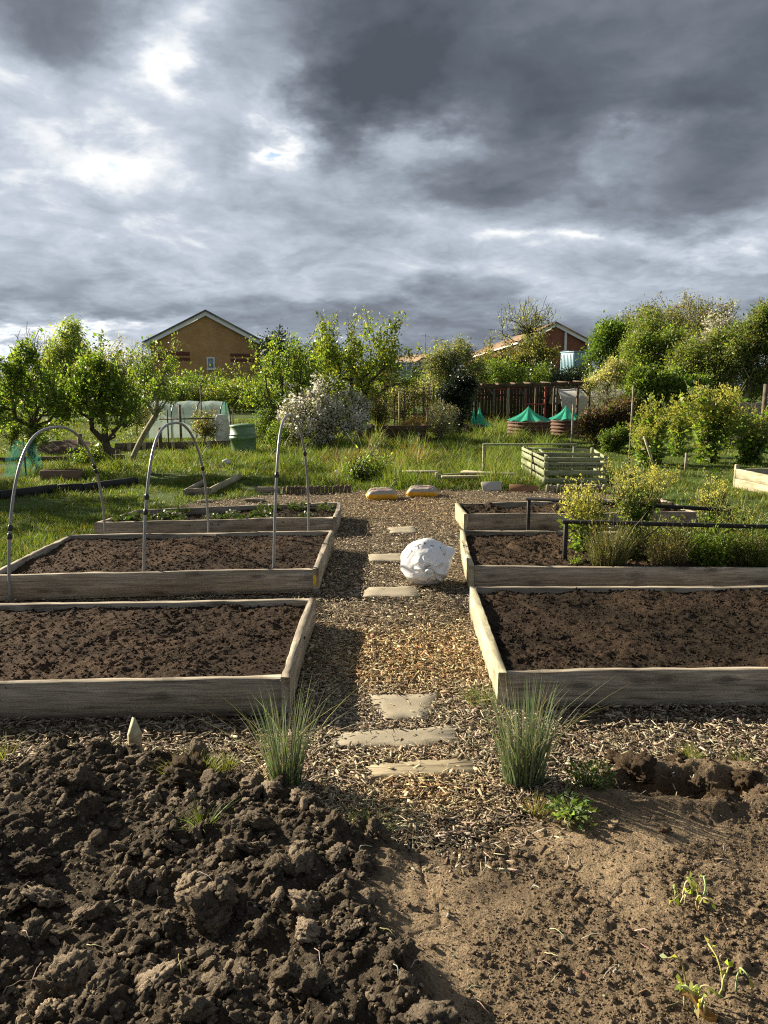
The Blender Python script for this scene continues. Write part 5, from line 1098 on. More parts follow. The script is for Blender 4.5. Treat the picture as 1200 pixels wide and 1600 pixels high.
p = W(672, 555, 80); h3, _ = gable_house('small distant brown gabled house left of the terrace', p[0], 80, .5, 1.9, 8, W(0, 568, 80)[2], p[2], 'brick_red', 'tiles', .2)
A = Acc(); tube(A, [(-.3, .5, p[2]), (-.3, .5, p[2] + 2.2)], .03, 6); tube(A, [(-.8, .5, p[2] + 2.), (.2, .5, p[2] + 2.)], .02, 6); A.build('aerial', M['clip'], h3)
p = W(640, 566, 74); o = thing('conservatory', 'distant white framed conservatory left of the small gabled house', 'conservatory', (p[0], 74, 0))
A = Acc()
for i in range(8): bx(A, (-2 + i * .57, 0, p[2] / 2), (.08, .08, p[2]))
for z in (p[2], p[2] - .35, p[2] - .9): bx(A, (0, -.01, z), (4.2, .12, .09))
A.build('frame', M['white'], o); A = Acc(); bx(A, (0, .06, p[2] / 2), (4.1, .02, p[2] - .1)); A.build('pane', M['glass'], o)
# blue container box
p = W(898, 566, 46); k = pxm(46); o = thing('storage_box', 'pale blue corrugated storage box on high legs below the terrace gable', 'storage box', (p[0], 46, 0), math.radians(24)); zt, zb = W(0, 551, 46)[2], W(0, 584, 46)[2]
M['blue'] = m_plain('blue_metal', (.23, .38, .46), .5, .4, .12)
A = Acc(); bx(A, (0, 0, (zt + zb) / 2), (1.15, 1.3, zt - zb), b=.02)
for i in range(9): bx(A, (-.585, -.55 + i * .138, (zt + zb) / 2), (.03, .06, zt - zb - .2))
A.build('box', M['blue'], o); A = Acc(); bx(A, (0, 0, zt + .03), (1.25, 1.4, .06)); A.build('lid', M['blue'], o)
for dx in (-1, 1):
    for dy in (-1, 1): A = Acc(); bx(A, (dx * .5, dy * .55, zb / 2), (.1, .1, zb)); A.build('leg', M['post_wood'], o)

# ------------------------------------------------------------------ left polytunnel, sack, poles, board edging
t = NT('tunnel_film'); c = t.coord(); n = t.noise(c, 5., 5, .6).outputs[0]
pr = t.pr(t.ramp(n, [(.3, (.30, .40, .36)), (.7, (.50, .60, .54))]), .35, .4, t.bump(t.noise(c, 8., 4).outputs[0], .4, .03)); tl = t.n('BsdfTranslucent'); tl.inputs[0].default_value = (.5, .6, .55, 1); tp = t.n('BsdfTransparent')
m1 = t.n('MixShader'); m1.inputs[0].default_value = .35; t.l(pr, m1.inputs[1]); t.l(tl, m1.inputs[2]); m2 = t.n('MixShader'); m2.inputs[0].default_value = .18; t.l(m1.outputs[0], m2.inputs[1]); t.l(tp, m2.inputs[2])
M['film'] = t.done(m2.outputs[0])
def tunnel(label, u0, u1, vtop, Y, rad, film, nh, rz=0.):
    p0, p1 = W(u0, 600, Y), W(u1, 600, Y); L = p1[0] - p0[0]; H = W(0, vtop, Y)[2]; o = thing('polytunnel', label, 'polytunnel', ((p0[0] + p1[0]) / 2, Y, 0), rz)
    n = 60; m = 20; X, T = np.meshgrid(np.linspace(-L / 2, L / 2, n), np.linspace(0, PI, m)); sag = .025 * np.abs(np.sin(X / L * PI * nh)) ; Yc = -np.cos(T) * rad; Z = (H - sag * 0) * np.sin(T) ** .6 - sag * np.sin(T) + .012 * (vn2(X * 6, T * 5, 3) - .5)
    A = Acc(); A.add(np.stack([X, Yc, Z], -1).reshape(-1, 3), [gridF(n, m)]); A.build('cover', M[film], o, True)
    for i in range(nh + 1):
        x = -L / 2 + L * i / nh; th = np.linspace(0, PI, 20); A = Acc(); tube(A, np.stack([np.full(20, x), -np.cos(th) * (rad - .02), (H - .015) * np.sin(th) ** .6], -1), .018, 6); A.build('hoop', M['clip' if nh < 5 else 'post_wood'], o)
    return o
tunnel('low greenish polytunnel in front of the brick house', 238, 350, 626, 23, .8, 'film', 3)
M['film_white'] = m_plain('white_film', (.5, .49, .46), .5, .3, .15, 3.)
tunnel('whitish grey polytunnel behind the right netted planter', 868, 985, 607, 29, 1.3, 'film_white', 4)
g = W(348, 690, 20.3); o = thing('plastic_sack', 'upright crumpled translucent plastic sack beside the polytunnel', 'sack', (g[0], 20.3, 0)); A = Acc()
th, z = np.meshgrid(np.linspace(0, 2 * PI, 40, endpoint=False), np.linspace(0, 1, 30)); nz = vn3(np.stack([np.cos(th) * 3, np.sin(th) * 3, z * 7], -1).reshape(-1, 3), 8).reshape(th.shape); rr = .19 * (1 - .25 * z ** 4) * (.75 + .5 * nz); i = np.arange(29)[:, None] * 40; j = np.arange(40)[None]; kk = (j + 1) % 40
A.add(np.stack([rr * np.cos(th), rr * np.sin(th) * .7, z * .78], -1).reshape(-1, 3), [np.stack([i + j, i + kk, i + 40 + kk, i + 40 + j], -1).reshape(-1, 4), (29 * 40 + np.arange(40))[None]], (.66, .66, .64)); A.build('sack_body', M['sack'], o)
def m_net(name, clear):
    t = NT(name); a = t.attr(); pr = t.pr(a, .7, .2); tl = t.n('BsdfTranslucent'); t.l(a, tl.inputs[0]); m1 = t.n('MixShader'); m1.inputs[0].default_value = .35; t.l(pr, m1.inputs[1]); t.l(tl, m1.inputs[2])
    m2 = t.n('MixShader'); t.l(t.ramp(t.noise(t.coord(), 7., 5, .6).outputs[0], [(.35, clear - .25), (.65, clear + .25)]), m2.inputs[0]); t.l(m1, m2.inputs[1]); t.l(t.n('BsdfTransparent'), m2.inputs[2]); return t.done(m2.outputs[0])
M['net'] = m_net('green_net', .25); M['net_thin'] = m_net('thin_teal_net', .62)
def drape(name, label, u, Y, w, h, cols, seed):
    g = W(u, 600, Y); o = thing(name, label, 'netting', (g[0], Y, 0)); n, m = 24, 30; X, Z = np.meshgrid(np.linspace(-w / 2, w / 2, n), np.linspace(0, h, m)); nz = vn2(X * 9, Z * 5, seed); D = .10 * np.sin(X * 25 + Z * 2) * (1 - Z / h * .5) + .3 * (nz - .5); X2 = X * (1 - .45 * (Z / h) ** 2) + .06 * (vn2(X * 3, Z * 4, seed + 1) - .5)
    A = Acc(); A.add(np.stack([X2, D, Z], -1).reshape(-1, 3), [gridF(n, m)], cols); A.build('net', M['net_thin' if w > .4 else 'net'], o, True)
    A = Acc(); tube(A, [(0, .02, 0), (0, .02, h + .02)], .014, 6); A.build('pole', M['post_wood'], o)
drape('netting_drape', 'narrow dark green netting hanging at the polytunnel end', 351, 21.5, .24, 1.08, (.04, .20, .12), 1)
drape('netting_drape', 'crumpled teal netting beside the left pear tree', 28, 13.0, .62, .62, (.05, .24, .18), 2)
r = np.random.default_rng(5)
def pole(label, u, v0, v1, Y, rad=.018, mat='post_wood', lean=0.):
    z = W(0, v0, Y)[2]; g = W(u, 600, Y); A = Acc(); tube(A, [(0, 0, -.02), (lean / 2, 0, z / 2), (lean, 0, z)], [rad, rad, rad * .9], 7); q = A.build('garden_pole', M[mat]); q.location = (g[0], Y, 0); tag(q, label, 'pole')
pole('thin dark pole before the polytunnel left end', 259, 640, 0, 19.6, .022); pole('stout dark post in the left plot edging', 279, 632, 0, 19.2, .035); pole('tall thin grey pole at the polytunnel middle', 313, 600, 0, 21.5, .018); pole('thin pole standing left of the upright sack', 337, 640, 0, 20.5, .016); pole('weathered stake right of the green netting', 362, 636, 0, 20.5, .018); pole('short fat fence post by the leaning trunk', 246, 668, 0, 17.9, .05); pole('old square post behind the left fruit trees', 119, 678, 0, 17, .06)
pole('tall thin stake left of the yellow kale', 990, 602, 0, 15.2, .02, 'plank'); pole('short stake in front of the bronze shrub', 897, 632, 0, 18.0, .024, 'plank'); pole('short stake at the foot of the tallest kale', 1080, 708, 0, 13.6, .022, 'plank'); pole('leaning yellowish stake in the kale plot', 1032, 682, 0, 14, .025, 'plank_pale', -.25); pole('red brown post at the right edge', 1197, 600, 0, 19, .06); pole('pale pole in brambles left of the straw heap', 624, 606, 0, 24, .025, 'plank_pale')
A = Acc(); g = W(290, 655, 19.6); tube(A, [(-.7, 0, 0), (.75, .05, .02)], .02, 6); 
q = A.build('cross_rail', M['post_wood']); q.location = (g[0], 19.6, g[2]); tag(q, 'thin cross rail tied to the poles before the polytunnel', 'pole')
o = thing('plot_edging', 'long dark board edging with pale pegs below the polytunnel', 'edging', (*G(275, 703)[:2], 0)); a0, a1 = G(180, 705), G(366, 700)
board('edging_board', a0, a1, .19, .04, M['post_wood'], o, seed=70)
for f in (.12, .24, .48, .62, .78):
    p = a0 + (a1 - a0) * f - np.array(o.location); A = Acc(); bx(A, (p[0], p[1] - .045, .10), (.09, .04, .22)); A.build('peg', M['plank_pale'], o)
a0, a1 = G(0, 722), G(195, 718); q = board('edging_board', a0, a1, .10, .04, M['post_wood'], None, seed=71); tag(q, 'low dark edging board behind the left fruit trees', 'edging')
# heap of bark behind the left trees
A = Acc(); n = 50; X, Yg = np.meshgrid(np.linspace(-1.3, 1.3, n), np.linspace(-.7, .7, n)); rr = np.clip(1 - (X / 1.25) ** 2 - (Yg / .65) ** 2, 0, 1); Z = .32 * rr ** .8 + .12 * (fbm2(X * 4, Yg * 4, 9) - .5) * (rr > 0) - .03; A.add(np.stack([X, Yg, Z], -1).reshape(-1, 3), [gridF(n, n)], (.10, .07, .05)); q = A.build('manure_heap', M['soil'], None, True); g = W(100, 600, 17.5); q.location = (g[0], 17.5, 0); tag(q, 'dark brown heap behind the left fruit trees', 'heap')

# ------------------------------------------------------------------ sleeper bed, straw heap, bramble fence
o = thing('sleeper_bed', 'dark railway sleeper bed under the straw heap', 'sleeper bed', (*W(622, 600, 20.8)[:2], 0)); L = 92 / pxm(20.8)
for k in range(3):
    for s, (a0, a1) in enumerate((((-L / 2, 0), (L / 2 - .9 * (k == 1), 0)),) + (((L / 2 - .89, 0), (L / 2, 0)),) * (k == 1)):
        c = np.array(o.location)[:2]; board('sleeper', np.array(a0) + c, np.array(a1) + c, .145, .12, M['plank_dark'], o, z0=.148 * k, seed=80 + k * 3 + s, n=12)
    board('sleeper', np.array((-L / 2, .09)) + c, np.array((-L / 2 + .05, 1.2)) + c, .145, .12, M['plank_dark'], o, z0=.148 * k, seed=90 + k, n=8); board('sleeper', np.array((L / 2 - .06, .09)) + c, np.array((L / 2 - .06, 1.2)) + c, .145, .12, M['plank_dark'], o, z0=.148 * k, seed=94 + k, n=8)
A = Acc(); bx(A, (0, .65, .2), (L - .2, 1.0, .42), col=(.05, .035, .022)); A.build('soil', M['soil'], o)
g = W(648, 600, 20.95); o = thing('straw_heap', 'heap of orange dry straw draped over the sleepers', 'straw', (g[0], 20.95, .41)); n = 900; r = np.random.default_rng(6)
A = Acc(); q = r.normal(0, 1, (n, 3)) * np.array((.22, .12, .0)); z = np.maximum(0, .30 - np.abs(q[:, 0] - .06) * .75) * r.random(n); B = q + np.stack([0 * z, 0 * z, z], -1); blades(A, B, .22 * r.uniform(.4, 1.2, n), .007, r.uniform(.7, 1.6, n), r.uniform(0, 2 * PI, n), jcol([(.38, .24, .10), (.30, .18, .08), (.45, .32, .15)], n), 4, .9); A.build('stalks', M['grass'], o)
k = 60; A = Acc(); B = np.stack([r.uniform(-.02, .14, k), np.full(k, -.08), r.uniform(.0, .12, k)], -1)
for i in range(k): tube(A, [B[i], B[i] + np.array((r.normal(0, .03), -.05, .03)), B[i] + np.array((r.normal(0, .05), -.09, -.2 * r.uniform(.5, 1.3)))], .004, 4, col=(.4, .27, .12))
A.build('hanging_stalks', M['stem'], o)
o = thing('trellis_fence', 'dark wire trellis fence with brambles behind the sleeper bed', 'fence', (*W(632, 600, 24.5)[:2], 0)); L = 90 / pxm(24.5); hz = W(0, 604, 24.5)[2]
A = Acc()
for i in range(7): bx(A, (-L / 2 + L * i / 6, 0, hz / 2), (.05, .05, hz))
A.build('posts', M['post_wood'], o); A = Acc()
for z in np.linspace(.15, hz - .05, 8): tube(A, [(-L / 2, 0, z), (L / 2, 0, z)], .008, 4)
for x in np.linspace(-L / 2, L / 2, 22): tube(A, [(x, .012, 0), (x, .012, hz)], .006, 4)
A.build('wire', M['clip'], o)
tree('bramble', 'tangled brown bramble climbing the trellis fence', 'bramble', (632, 670), 24.8, [(620, 635, 34, 26), (655, 625, 26, 24), (600, 640, 20, 22)], 220, 2600, (.05, .5), TWIG + G_OLIVE, .03, spread=.08, stems=8, shoots=40, shoot_len=.4)
A = Acc(); bx(A, (0, 0, .8), (.12, .10, 1.6)); q = A.build('pink_post', m_plain('pale_pink_paint', (.42, .27, .2), .8)); g = W(670, 600, 25); q.location = (g[0], 25, 0); tag(q, 'square pinkish post left of the holly', 'post')

# ------------------------------------------------------------------ pergola, back fence, netted planters
Yp = 27.; kp = pxm(Yp); X0 = W(742, 600, Yp)[0]
o = thing('pergola', 'long dark pergola frame with mossy rafters behind the netted planters', 'pergola', (X0, Yp, 0)); zt = W(0, 599, Yp)[2]
def px(u): return (u - 742) / kp
A = Acc(); bar(A, (px(740), 0, zt - .14), (px(922), 0, zt + .02), .10, .12); bar(A, (px(740), 1.9, zt - .10), (px(922), 1.9, zt + .02), .10, .12)
A.build('beam', M['plank_dark'], o)
for i, u in enumerate((758, 783, 808, 830, 858, 886, 912)):
    A = Acc(); bar(A, (px(u), -.2, zt + .03 - .1 * (1 - i / 6)), (px(u) + .1, 2.1, zt + .08 - .1 * (1 - i / 6)), .06, .07); A.build('rafter', M['plank_dark'], o)
for u, m_, y in ((772, 'post_wood', 0), (794, 'bark_pale', 0), (820, 'post_wood', 0), (853, 'post_wood', 1.9), (869, 'post_wood', 0), (883, 'post_wood', 1.9), (901, 'post_wood', 0), (919, 'plank_dark', 0)):
    A = Acc(); bx(A, (px(u), y, (zt - .16) / 2), (.075, .075, zt - .16)); A.build('post', M[m_], o)
M['redpaint'] = m_plain('dusty_red_paint', (.33, .08, .06), .7, .3, .25)
for u in (822, 852): A = Acc(); bx(A, (px(u), .12, (zt - .12) / 2), (.06, .06, zt - .12)); A.build('red_post', M['redpaint'], o)
A = Acc(); bar(A, (px(772), .12, zt - .22), (px(824), .12, zt - .13), .06, .07); A.build('red_rail', M['redpaint'], o); A = Acc(); bar(A, (px(822), .12, zt - .75), (px(852), .12, zt - .75), .05, .05); A.build('red_rail', M['redpaint'], o)
for u0, u1 in ((772, 762), (820, 810), (919, 905)):
    A = Acc(); bar(A, (px(u0), 0, zt - .45), (px(u1), 0, zt - .14), .05, .05); A.build('brace', M['post_wood'], o)
o = thing('board_fence', 'dark vertical board fence behind the pergola', 'fence', (X0, 30.2, 0)); A = Acc(); kk = pxm(30.2); r = np.random.default_rng(3)
for i in range(38): 
    x = i * .13 - .2; hh = 1.5 + r.normal(0, .02); bx(A, (x, r.normal(0, .006), hh / 2), (.122, .02, hh), (0, r.normal(0, .006), 0), .003)
A.build('boards', M['plank_black'], o); A = Acc()
for z in (.35, 1.15): bx(A, (2.2, .035, z), (5., .05, .08))
A.build('rail', M['plank_dark'], o)
M['corten'] = m_plain('rusty_corrugated', (.13, .07, .045), .75, .3, .45, 5.)
def planter(label, u, v0, vt, wpx, Y, apex, cone_w):
    g = W(u, 600, Y); k = pxm(Y); R = wpx / k / 2; H = W(0, v0, Y)[2]; o = thing('round_planter', label, 'planter', (g[0], Y, 0), 0, 'round corrugated planters under green nets')
    z = np.linspace(0, H, 64); prof = [(R * (1 + .028 * math.sin(zz / H * 2 * PI * 4.5)), zz) for zz in z]; A = Acc(); lathe(A, prof + [(R * .96, H), (R * .95, H - .12), (0.02, H - .1)], 48, caps=(True, True)); A.build('wall', M['corten'], o, True)
    az = W(0, apex[1], Y)[2]; ax = (apex[0] - u) / k; ns, nr = 72, 14; th = np.arange(ns) * 2 * PI / ns; s = np.linspace(0, 1, nr)[:, None]
    rr = (cone_w / k / 2) * s ** 1.25 * (1 + .06 * np.sin(th * 9)[None] * s + .03 * np.sin(th * 23)[None]); zz = az - (az - H - .02) * s + .03 * np.sin(th * 9)[None] * s - .10 * np.sin(s * PI) * .4; X = ax * (1 - s) + rr * np.cos(th)[None]
    A = Acc(); i = np.arange(nr - 1)[:, None] * ns; j = np.arange(ns)[None]; kk = (j + 1) % ns
    A.add(np.stack([X, rr * np.sin(th)[None], zz + 0 * X], -1).reshape(-1, 3), [np.stack([i + j, i + kk, i + ns + kk, i + ns + j], -1).reshape(-1, 4)], (.05, .44, .29)); q = A.build('net_cone', M['net'], o); tag(q)
    A = Acc(); tube(A, [(ax, 0, H - .2), (ax, 0, az - .02)], .012, 6); A.build('stick', M['post_wood'], o)
planter('round rusty planter with the tallest green net cone', 829, 658, 0, 66, 22.8, (827, 634), 64)
planter('round rusty planter with a green net beside the bronze shrub', 889, 656, 0, 52, 23.6, (886, 633), 54)
g = W(742, 600, 23.6); o = thing('netted_box_bed', 'low timber box bed with two green net peaks left of the round planters', 'planter', (g[0], 23.6, 0)); A = Acc(); bx(A, (0, 0, .17), (.56, .8, .34), b=.01); A.build('box', M['plank_dark'], o)
for cx, h_, w_, tail in ((-.02, 1.02, .2, 0), (.16, 1.0, .34, .5)):
    A = Acc(); ns, nr = 48, 12; th = np.arange(ns) * 2 * PI / ns; s = np.linspace(0, 1, nr)[:, None]; rr = w_ / 2 * s ** 1.2 * (1 + .1 * np.sin(th * 7)[None] * s); st = np.where(np.cos(th) > 0, np.cos(th), 0)[None] ; X = cx + rr * np.cos(th)[None] * 1. + tail * s ** 2 * st; Z = h_ - (h_ - .30 + .12 * st * (tail > 0)) * s ** .75 + 0 * X
    i = np.arange(nr - 1)[:, None] * ns; j = np.arange(ns)[None]; kk = (j + 1) % ns; A.add(np.stack([X, rr * np.sin(th)[None] * 1.3, Z], -1).reshape(-1, 3), [np.stack([i + j, i + kk, i + ns + kk, i + ns + j], -1).reshape(-1, 4)], (.05, .44, .29)); A.build('net_cone', M['net'], o)
    A = Acc(); tube(A, [(cx, 0, .2), (cx, 0, h_ + .02)], .012, 6); A.build('stick', M['post_wood'], o)
o = thing('board_fence', 'grey vertical board fence at the right edge behind the kale', 'fence', (*W(1130, 600, 19.5)[:2], 0), -.12); A = Acc()
for i in range(22): hh = 1.12 + r.normal(0, .012); bx(A, (i * .13, r.normal(0, .006), hh / 2), (.118, .02, hh), (0, r.normal(0, .006), 0), .003)
A.build('boards', M['plank'], o); A = Acc()
for z in (.3, .9): bx(A, (1.4, .035, z), (2.9, .04, .07))
A.build('rail', M['post_wood'], o)

# ------------------------------------------------------------------ grass
LB = BARK
def grass(N, ylo, yhi, pw, seed):
    r = np.random.default_rng(seed); y = ylo + (yhi - ylo) * r.random(N) ** pw; u = r.uniform(-140, 1340, N); x = (u - 600) / FOC * y * 1.0
    x, y = x, y; uu, vv = proj(np.stack([x, y, 0 * x], -1)); k = ~inpoly(x, y, BARK) & ~INB(x, y); return x[k], y[k], uu[k], vv[k]
A = Acc()
x, y, u, v = grass(600000, 5.0, 34., 1.45, 21)
r = np.random.default_rng(22); n = len(x)
patch = fbm2(x * .9, y * .9, 71, 4); pt2 = fbm2(x * 2.6, y * 2.6, 72, 3)
tallz = sstep(395, 450, u) * sstep(905, 850, u) * sstep(655, 668, v) * sstep(772, 758, v)
tallz = np.maximum(tallz, .75 * sstep(200, 260, u) * sstep(455, 400, u) * sstep(690, 705, v) * sstep(745, 720, v))
tallz = np.maximum(tallz, .8 * sstep(20, 60, u) * sstep(240, 210, u) * sstep(722, 735, v) * sstep(760, 750, v))
tallz = tallz * (1 - .85 * sstep(838, 852, u) * sstep(742, 750, v)); tuss = fbm2(x * 1.5 + 4, y * 1.5, 77, 3); tallz = tallz * (.18 + .75 * sstep(.36, .6, pt2) + .75 * sstep(.46, .62, tuss))
short = .03 + .05 * r.random(n) + .05 * sstep(.5, .65, patch)
_, _, cid = worley2(x * 2.3 + .25 * pt2, y * 1.6 + .25 * patch, 79); cf1, _, _ = worley2(x * 2.3 + .25 * pt2, y * 1.6 + .25 * patch, 79); tallz = tallz * (.35 + 1.3 * cid ** 1.5) * np.clip(1.25 - 1.1 * cf1, .2, 1.2)
h = short * (1 - np.clip(tallz, 0, 1)) + tallz * (.10 + .22 * r.random(n))
bare = sstep(.54, .64, fbm2(x * 1.3 + 9, y * 1.3, 74, 4)) * (1 - np.clip(tallz * 2, 0, 1))
kale = sstep(960, 1000, u) * sstep(690, 700, v) * sstep(745, 735, v)
keep = (r.random(n) > .9 * bare) & (r.random(n) > .6 * kale) & (r.random(n) < .35 + .65 * sstep(.25, .5, pt2) + tallz)
x, y, u, v, h, patch, pt2, tallz, cid_k, n = x[keep], y[keep], u[keep], v[keep], h[keep], patch[keep], pt2[keep], tallz[keep], cid[keep], int(keep.sum())
cg = jcol([(.10, .165, .022), (.135, .19, .03), (.075, .13, .02), (.17, .20, .04)], n, .2, .08)
dry = (r.random(n) < .05 + .10 * sstep(.5, .7, patch)) ; cg[dry] = jcol([(.26, .21, .10), (.2, .16, .07)], int(dry.sum()), .2)
red = (r.random(n) < .40) & (np.exp(-((u - 590) / 90) ** 2 - ((v - 722) / 14) ** 2) > .35) & (pt2 > .42); cg[red] = jcol([(.20, .11, .06), (.15, .09, .05), (.24, .17, .09)], int(red.sum()), .2)
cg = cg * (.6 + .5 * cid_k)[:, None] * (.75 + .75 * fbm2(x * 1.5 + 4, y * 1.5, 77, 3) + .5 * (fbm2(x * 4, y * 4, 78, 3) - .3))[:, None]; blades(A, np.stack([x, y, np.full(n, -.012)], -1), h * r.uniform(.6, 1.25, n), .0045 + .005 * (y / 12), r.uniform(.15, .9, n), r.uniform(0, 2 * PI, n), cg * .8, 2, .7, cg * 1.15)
tag(A.build('grass', M['grass']), 'lawn and long tufted meadow grass between the plots', kind='stuff')
# dandelions and tall dry stalks in the long grass
def dandelion(label, u, v, h):
    g = G(u, v + h * pxm(12)); o = thing('dandelion_clock', label, 'dandelion', (*G(u, v)[:2], 0), 0); A = Acc(); tube(A, [(0, 0, 0), (.01, 0, h)], .003, 5, col=(.2, .2, .1)); A.build('stem', M['stem'], o); A = Acc(); V, F = ICO[2]; A.add(V * .026 + np.array((.01, 0, h)), [F], (.62, .6, .55)); A.build('seed_head', M['petal'], o)
dandelion('white dandelion clock above the log edging', 525, 765, .28); dandelion('dandelion clock left of the red stalks', 474, 742, .2)
o = thing('pale_stalks', 'pale bare branching stalks rising from the long grass', 'dead stalks', (*G(573, 716)[:2], 0)); A = Acc(); r = np.random.default_rng(9)
for i in range(14):
    a = r.uniform(-1.2, 1.2); L = r.uniform(.25, .6); tube(A, [(r.normal(0, .05), r.normal(0, .05), 0), (.5 * L * math.sin(a) + r.normal(0, .03), r.normal(0, .05), .5 * L), (L * math.sin(a), r.normal(0, .08), L)], [.005, .004, .002], 4, col=(.36, .34, .25))
A.build('stalks', M['stem'], o)
# ------------------------------------------------------------------ sun and broken storm sky
SUN = np.array((-.34, .19, .178)); SUN /= np.linalg.norm(SUN)
EL = math.asin(SUN[2]); AZ = math.atan2(SUN[0], SUN[1])
ld = bpy.data.lights.new('sun', 'SUN'); ld.energy = 5.0; ld.angle = math.radians(.5); ld.color = (1., .885, .69)
lo = bpy.data.objects.new('sun', ld); COL.objects.link(lo); lo.rotation_euler = Vector(SUN).to_track_quat('Z', 'Y').to_euler(); lo.location = (-20, 10, 20)
wd = bpy.data.worlds.new('World'); SC.world = wd; wd.use_nodes = True; nt = wd.node_tree; nt.nodes.clear()
def wn(t, **k):
    n = nt.nodes.new('ShaderNode' + t)
    for a, v in k.items(): setattr(n, a, v)
    return n
def wl(a, b): nt.links.new(a, b)
def wm(op, a, b=0., c=None, clamp=False):
    n = wn('Math', operation=op); n.use_clamp = clamp
    for i, v in enumerate((a, b) if c is None else (a, b, c)):
        if isinstance(v, bpy.types.NodeSocket): wl(v, n.inputs[i])
        else: n.inputs[i].default_value = v
    return n.outputs[0]
def wv(op, a, b=None):
    n = wn('VectorMath', operation=op)
    for i, v in enumerate((a, b)):
        if v is None: continue
        if isinstance(v, bpy.types.NodeSocket): wl(v, n.inputs[i])
        else: n.inputs[i].default_value = v
    return n
out = wn('OutputWorld'); bg = wn('Background'); wl(bg.outputs[0], out.inputs[0])
tc = wn('TexCoord').outputs['Generated']; sx = wn('SeparateXYZ'); wl(tc, sx.inputs[0])
dz = wm('MAXIMUM', sx.outputs[2], 0.)
# cloud-layer coordinates: where the view ray meets a plane overhead
den = wm('ADD', dz, .24); q = wn('CombineXYZ'); wl(wm('DIVIDE', sx.outputs[0], den), q.inputs[0]); wl(wm('DIVIDE', sx.outputs[1], den), q.inputs[1])
def wnoise(vec, sc, det, ro, dist=0., w=None):
    n = wn('TexNoise'); n.inputs['Scale'].default_value = sc; n.inputs['Detail'].default_value = det; n.inputs['Roughness'].default_value = ro; n.inputs['Distortion'].default_value = dist; wl(vec, n.inputs['Vector']); return n
def shift(vec, d): return wv('ADD', vec, d).outputs[0]
warp = wnoise(shift(q.outputs[0], (3.1, 7.7, 0)), 1.5, 6, .6)
wc = wv('SUBTRACT', warp.outputs['Color'], (.5, .5, .5)).outputs[0]
dw = wv('ADD', tc, wv('MULTIPLY', wc, (.34, .34, .22)).outputs[0]).outputs[0]
def blob(u, v, ru, rv, w, power=1.):
    d = ray(u, v); d /= np.linalg.norm(d); R = np.array((d[1], -d[0], 0)); R /= np.linalg.norm(R); U = np.cross(R, d)
    a = wv('DOT_PRODUCT', dw, tuple(R / (ru / FOC))).outputs['Value']; b = wv('DOT_PRODUCT', dw, tuple(U / (rv / FOC))).outputs['Value']
    # keep it on the viewed side of the sky only
    f = wm('GREATER_THAN', wv('DOT_PRODUCT', tc, tuple(d)).outputs['Value'], 0.)
    e = wm('EXPONENT', wm('MULTIPLY', wm('POWER', wm('ADD', wm('MULTIPLY', a, a), wm('MULTIPLY', b, b)), power), -1.))
    return wm('MULTIPLY', wm('MULTIPLY', e, f), w)
BL = [(985, 105, 480, 140, .50, 2.2), (540, 45, 150, 110, .30, 1.8), (60, 5, 130, 90, .34, 1.6), (590, 150, 80, 60, .14), (850, 275, 150, 26, .20), (1010, 325, 300, 30, .22), (1180, 240, 90, 60, .12), (930, 420, 260, 22, .08), (300, 490, 520, 36, .15), (700, 525, 700, 40, .15), (360, 120, 50, 50, .06), (330, 260, 90, 24, .05), (120, 330, 160, 26, .07), (560, 330, 60, 40, .08), (520, 400, 90, 30, .07), (200, 430, 200, 24, .06),
      (262, 85, 60, 60, -.12), (300, 50, 40, 60, -.05), (310, 115, 46, 40, -.12), (430, 130, 44, 80, -.20), (455, 205, 62, 46, -.27), (345, 10, 60, 50, -.10), (670, 232, 80, 30, -.30), (415, 215, 60, 14, -.08), (1010, 245, 140, 22, -.26), (690, 440, 140, 26, -.12), (100, 530, 140, 22, -.44), (250, 505, 40, 14, -.12), (25, 115, 50, 20, -.12), (1120, 385, 150, 12, -.12), (880, 375, 120, 12, -.10), (230, 260, 340, 170, -.13), (760, 240, 200, 16, -.05), (640, 330, 160, 60, -.08), (600, 270, 90, 40, -.08)]
D = None
for b in BL:
    x = blob(*b); D = x if D is None else wm('ADD', D, x)
f1 = wnoise(shift(q.outputs[0], (1.3, .4, 0)), 1.3, 12, .52, .2).outputs[0]; f2 = wnoise(shift(q.outputs[0], (5.3, 2.4, 0)), 3.4, 10, .56, .3).outputs[0]
D = wm('ADD', D, wm('MULTIPLY', wm('SUBTRACT', f1, .5), .48))
def crisp(x, lo, hi):
    n = wn('MapRange', interpolation_type='SMOOTHSTEP'); wl(x, n.inputs[0]); n.inputs[1].default_value = lo; n.inputs[2].default_value = hi; n.inputs[3].default_value = -.5; n.inputs[4].default_value = .5; return n.outputs[0]
D = wm('ADD', D, wm('MULTIPLY', crisp(f2, .34, .66), .125))
f3 = wnoise(wv('ADD', shift(q.outputs[0], (9.3, 4.4, 0)), wv('MULTIPLY', wc, (.5, .5, 0)).outputs[0]).outputs[0], 7., 9, .62, .6).outputs[0]
D = wm('ADD', D, wm('MULTIPLY', crisp(f3, .34, .66), .042))
f4 = wnoise(wv('ADD', shift(q.outputs[0], (2.3, 8.4, 0)), wv('MULTIPLY', wc, (.3, .3, 0)).outputs[0]).outputs[0], 2.6, 9, .6, .3).outputs[0]
D = wm('ADD', D, wm('MULTIPLY', wm('SUBTRACT', wm('ABSOLUTE', wm('SUBTRACT', f4, .5)), .09), -.55))
bl = wn('TexVoronoi', feature='SMOOTH_F1'); bl.inputs['Scale'].default_value = 3.2; bl.inputs['Detail'].default_value = 3.; bl.inputs['Roughness'].default_value = .55; bl.inputs['Smoothness'].default_value = .5; bl.normalize = True
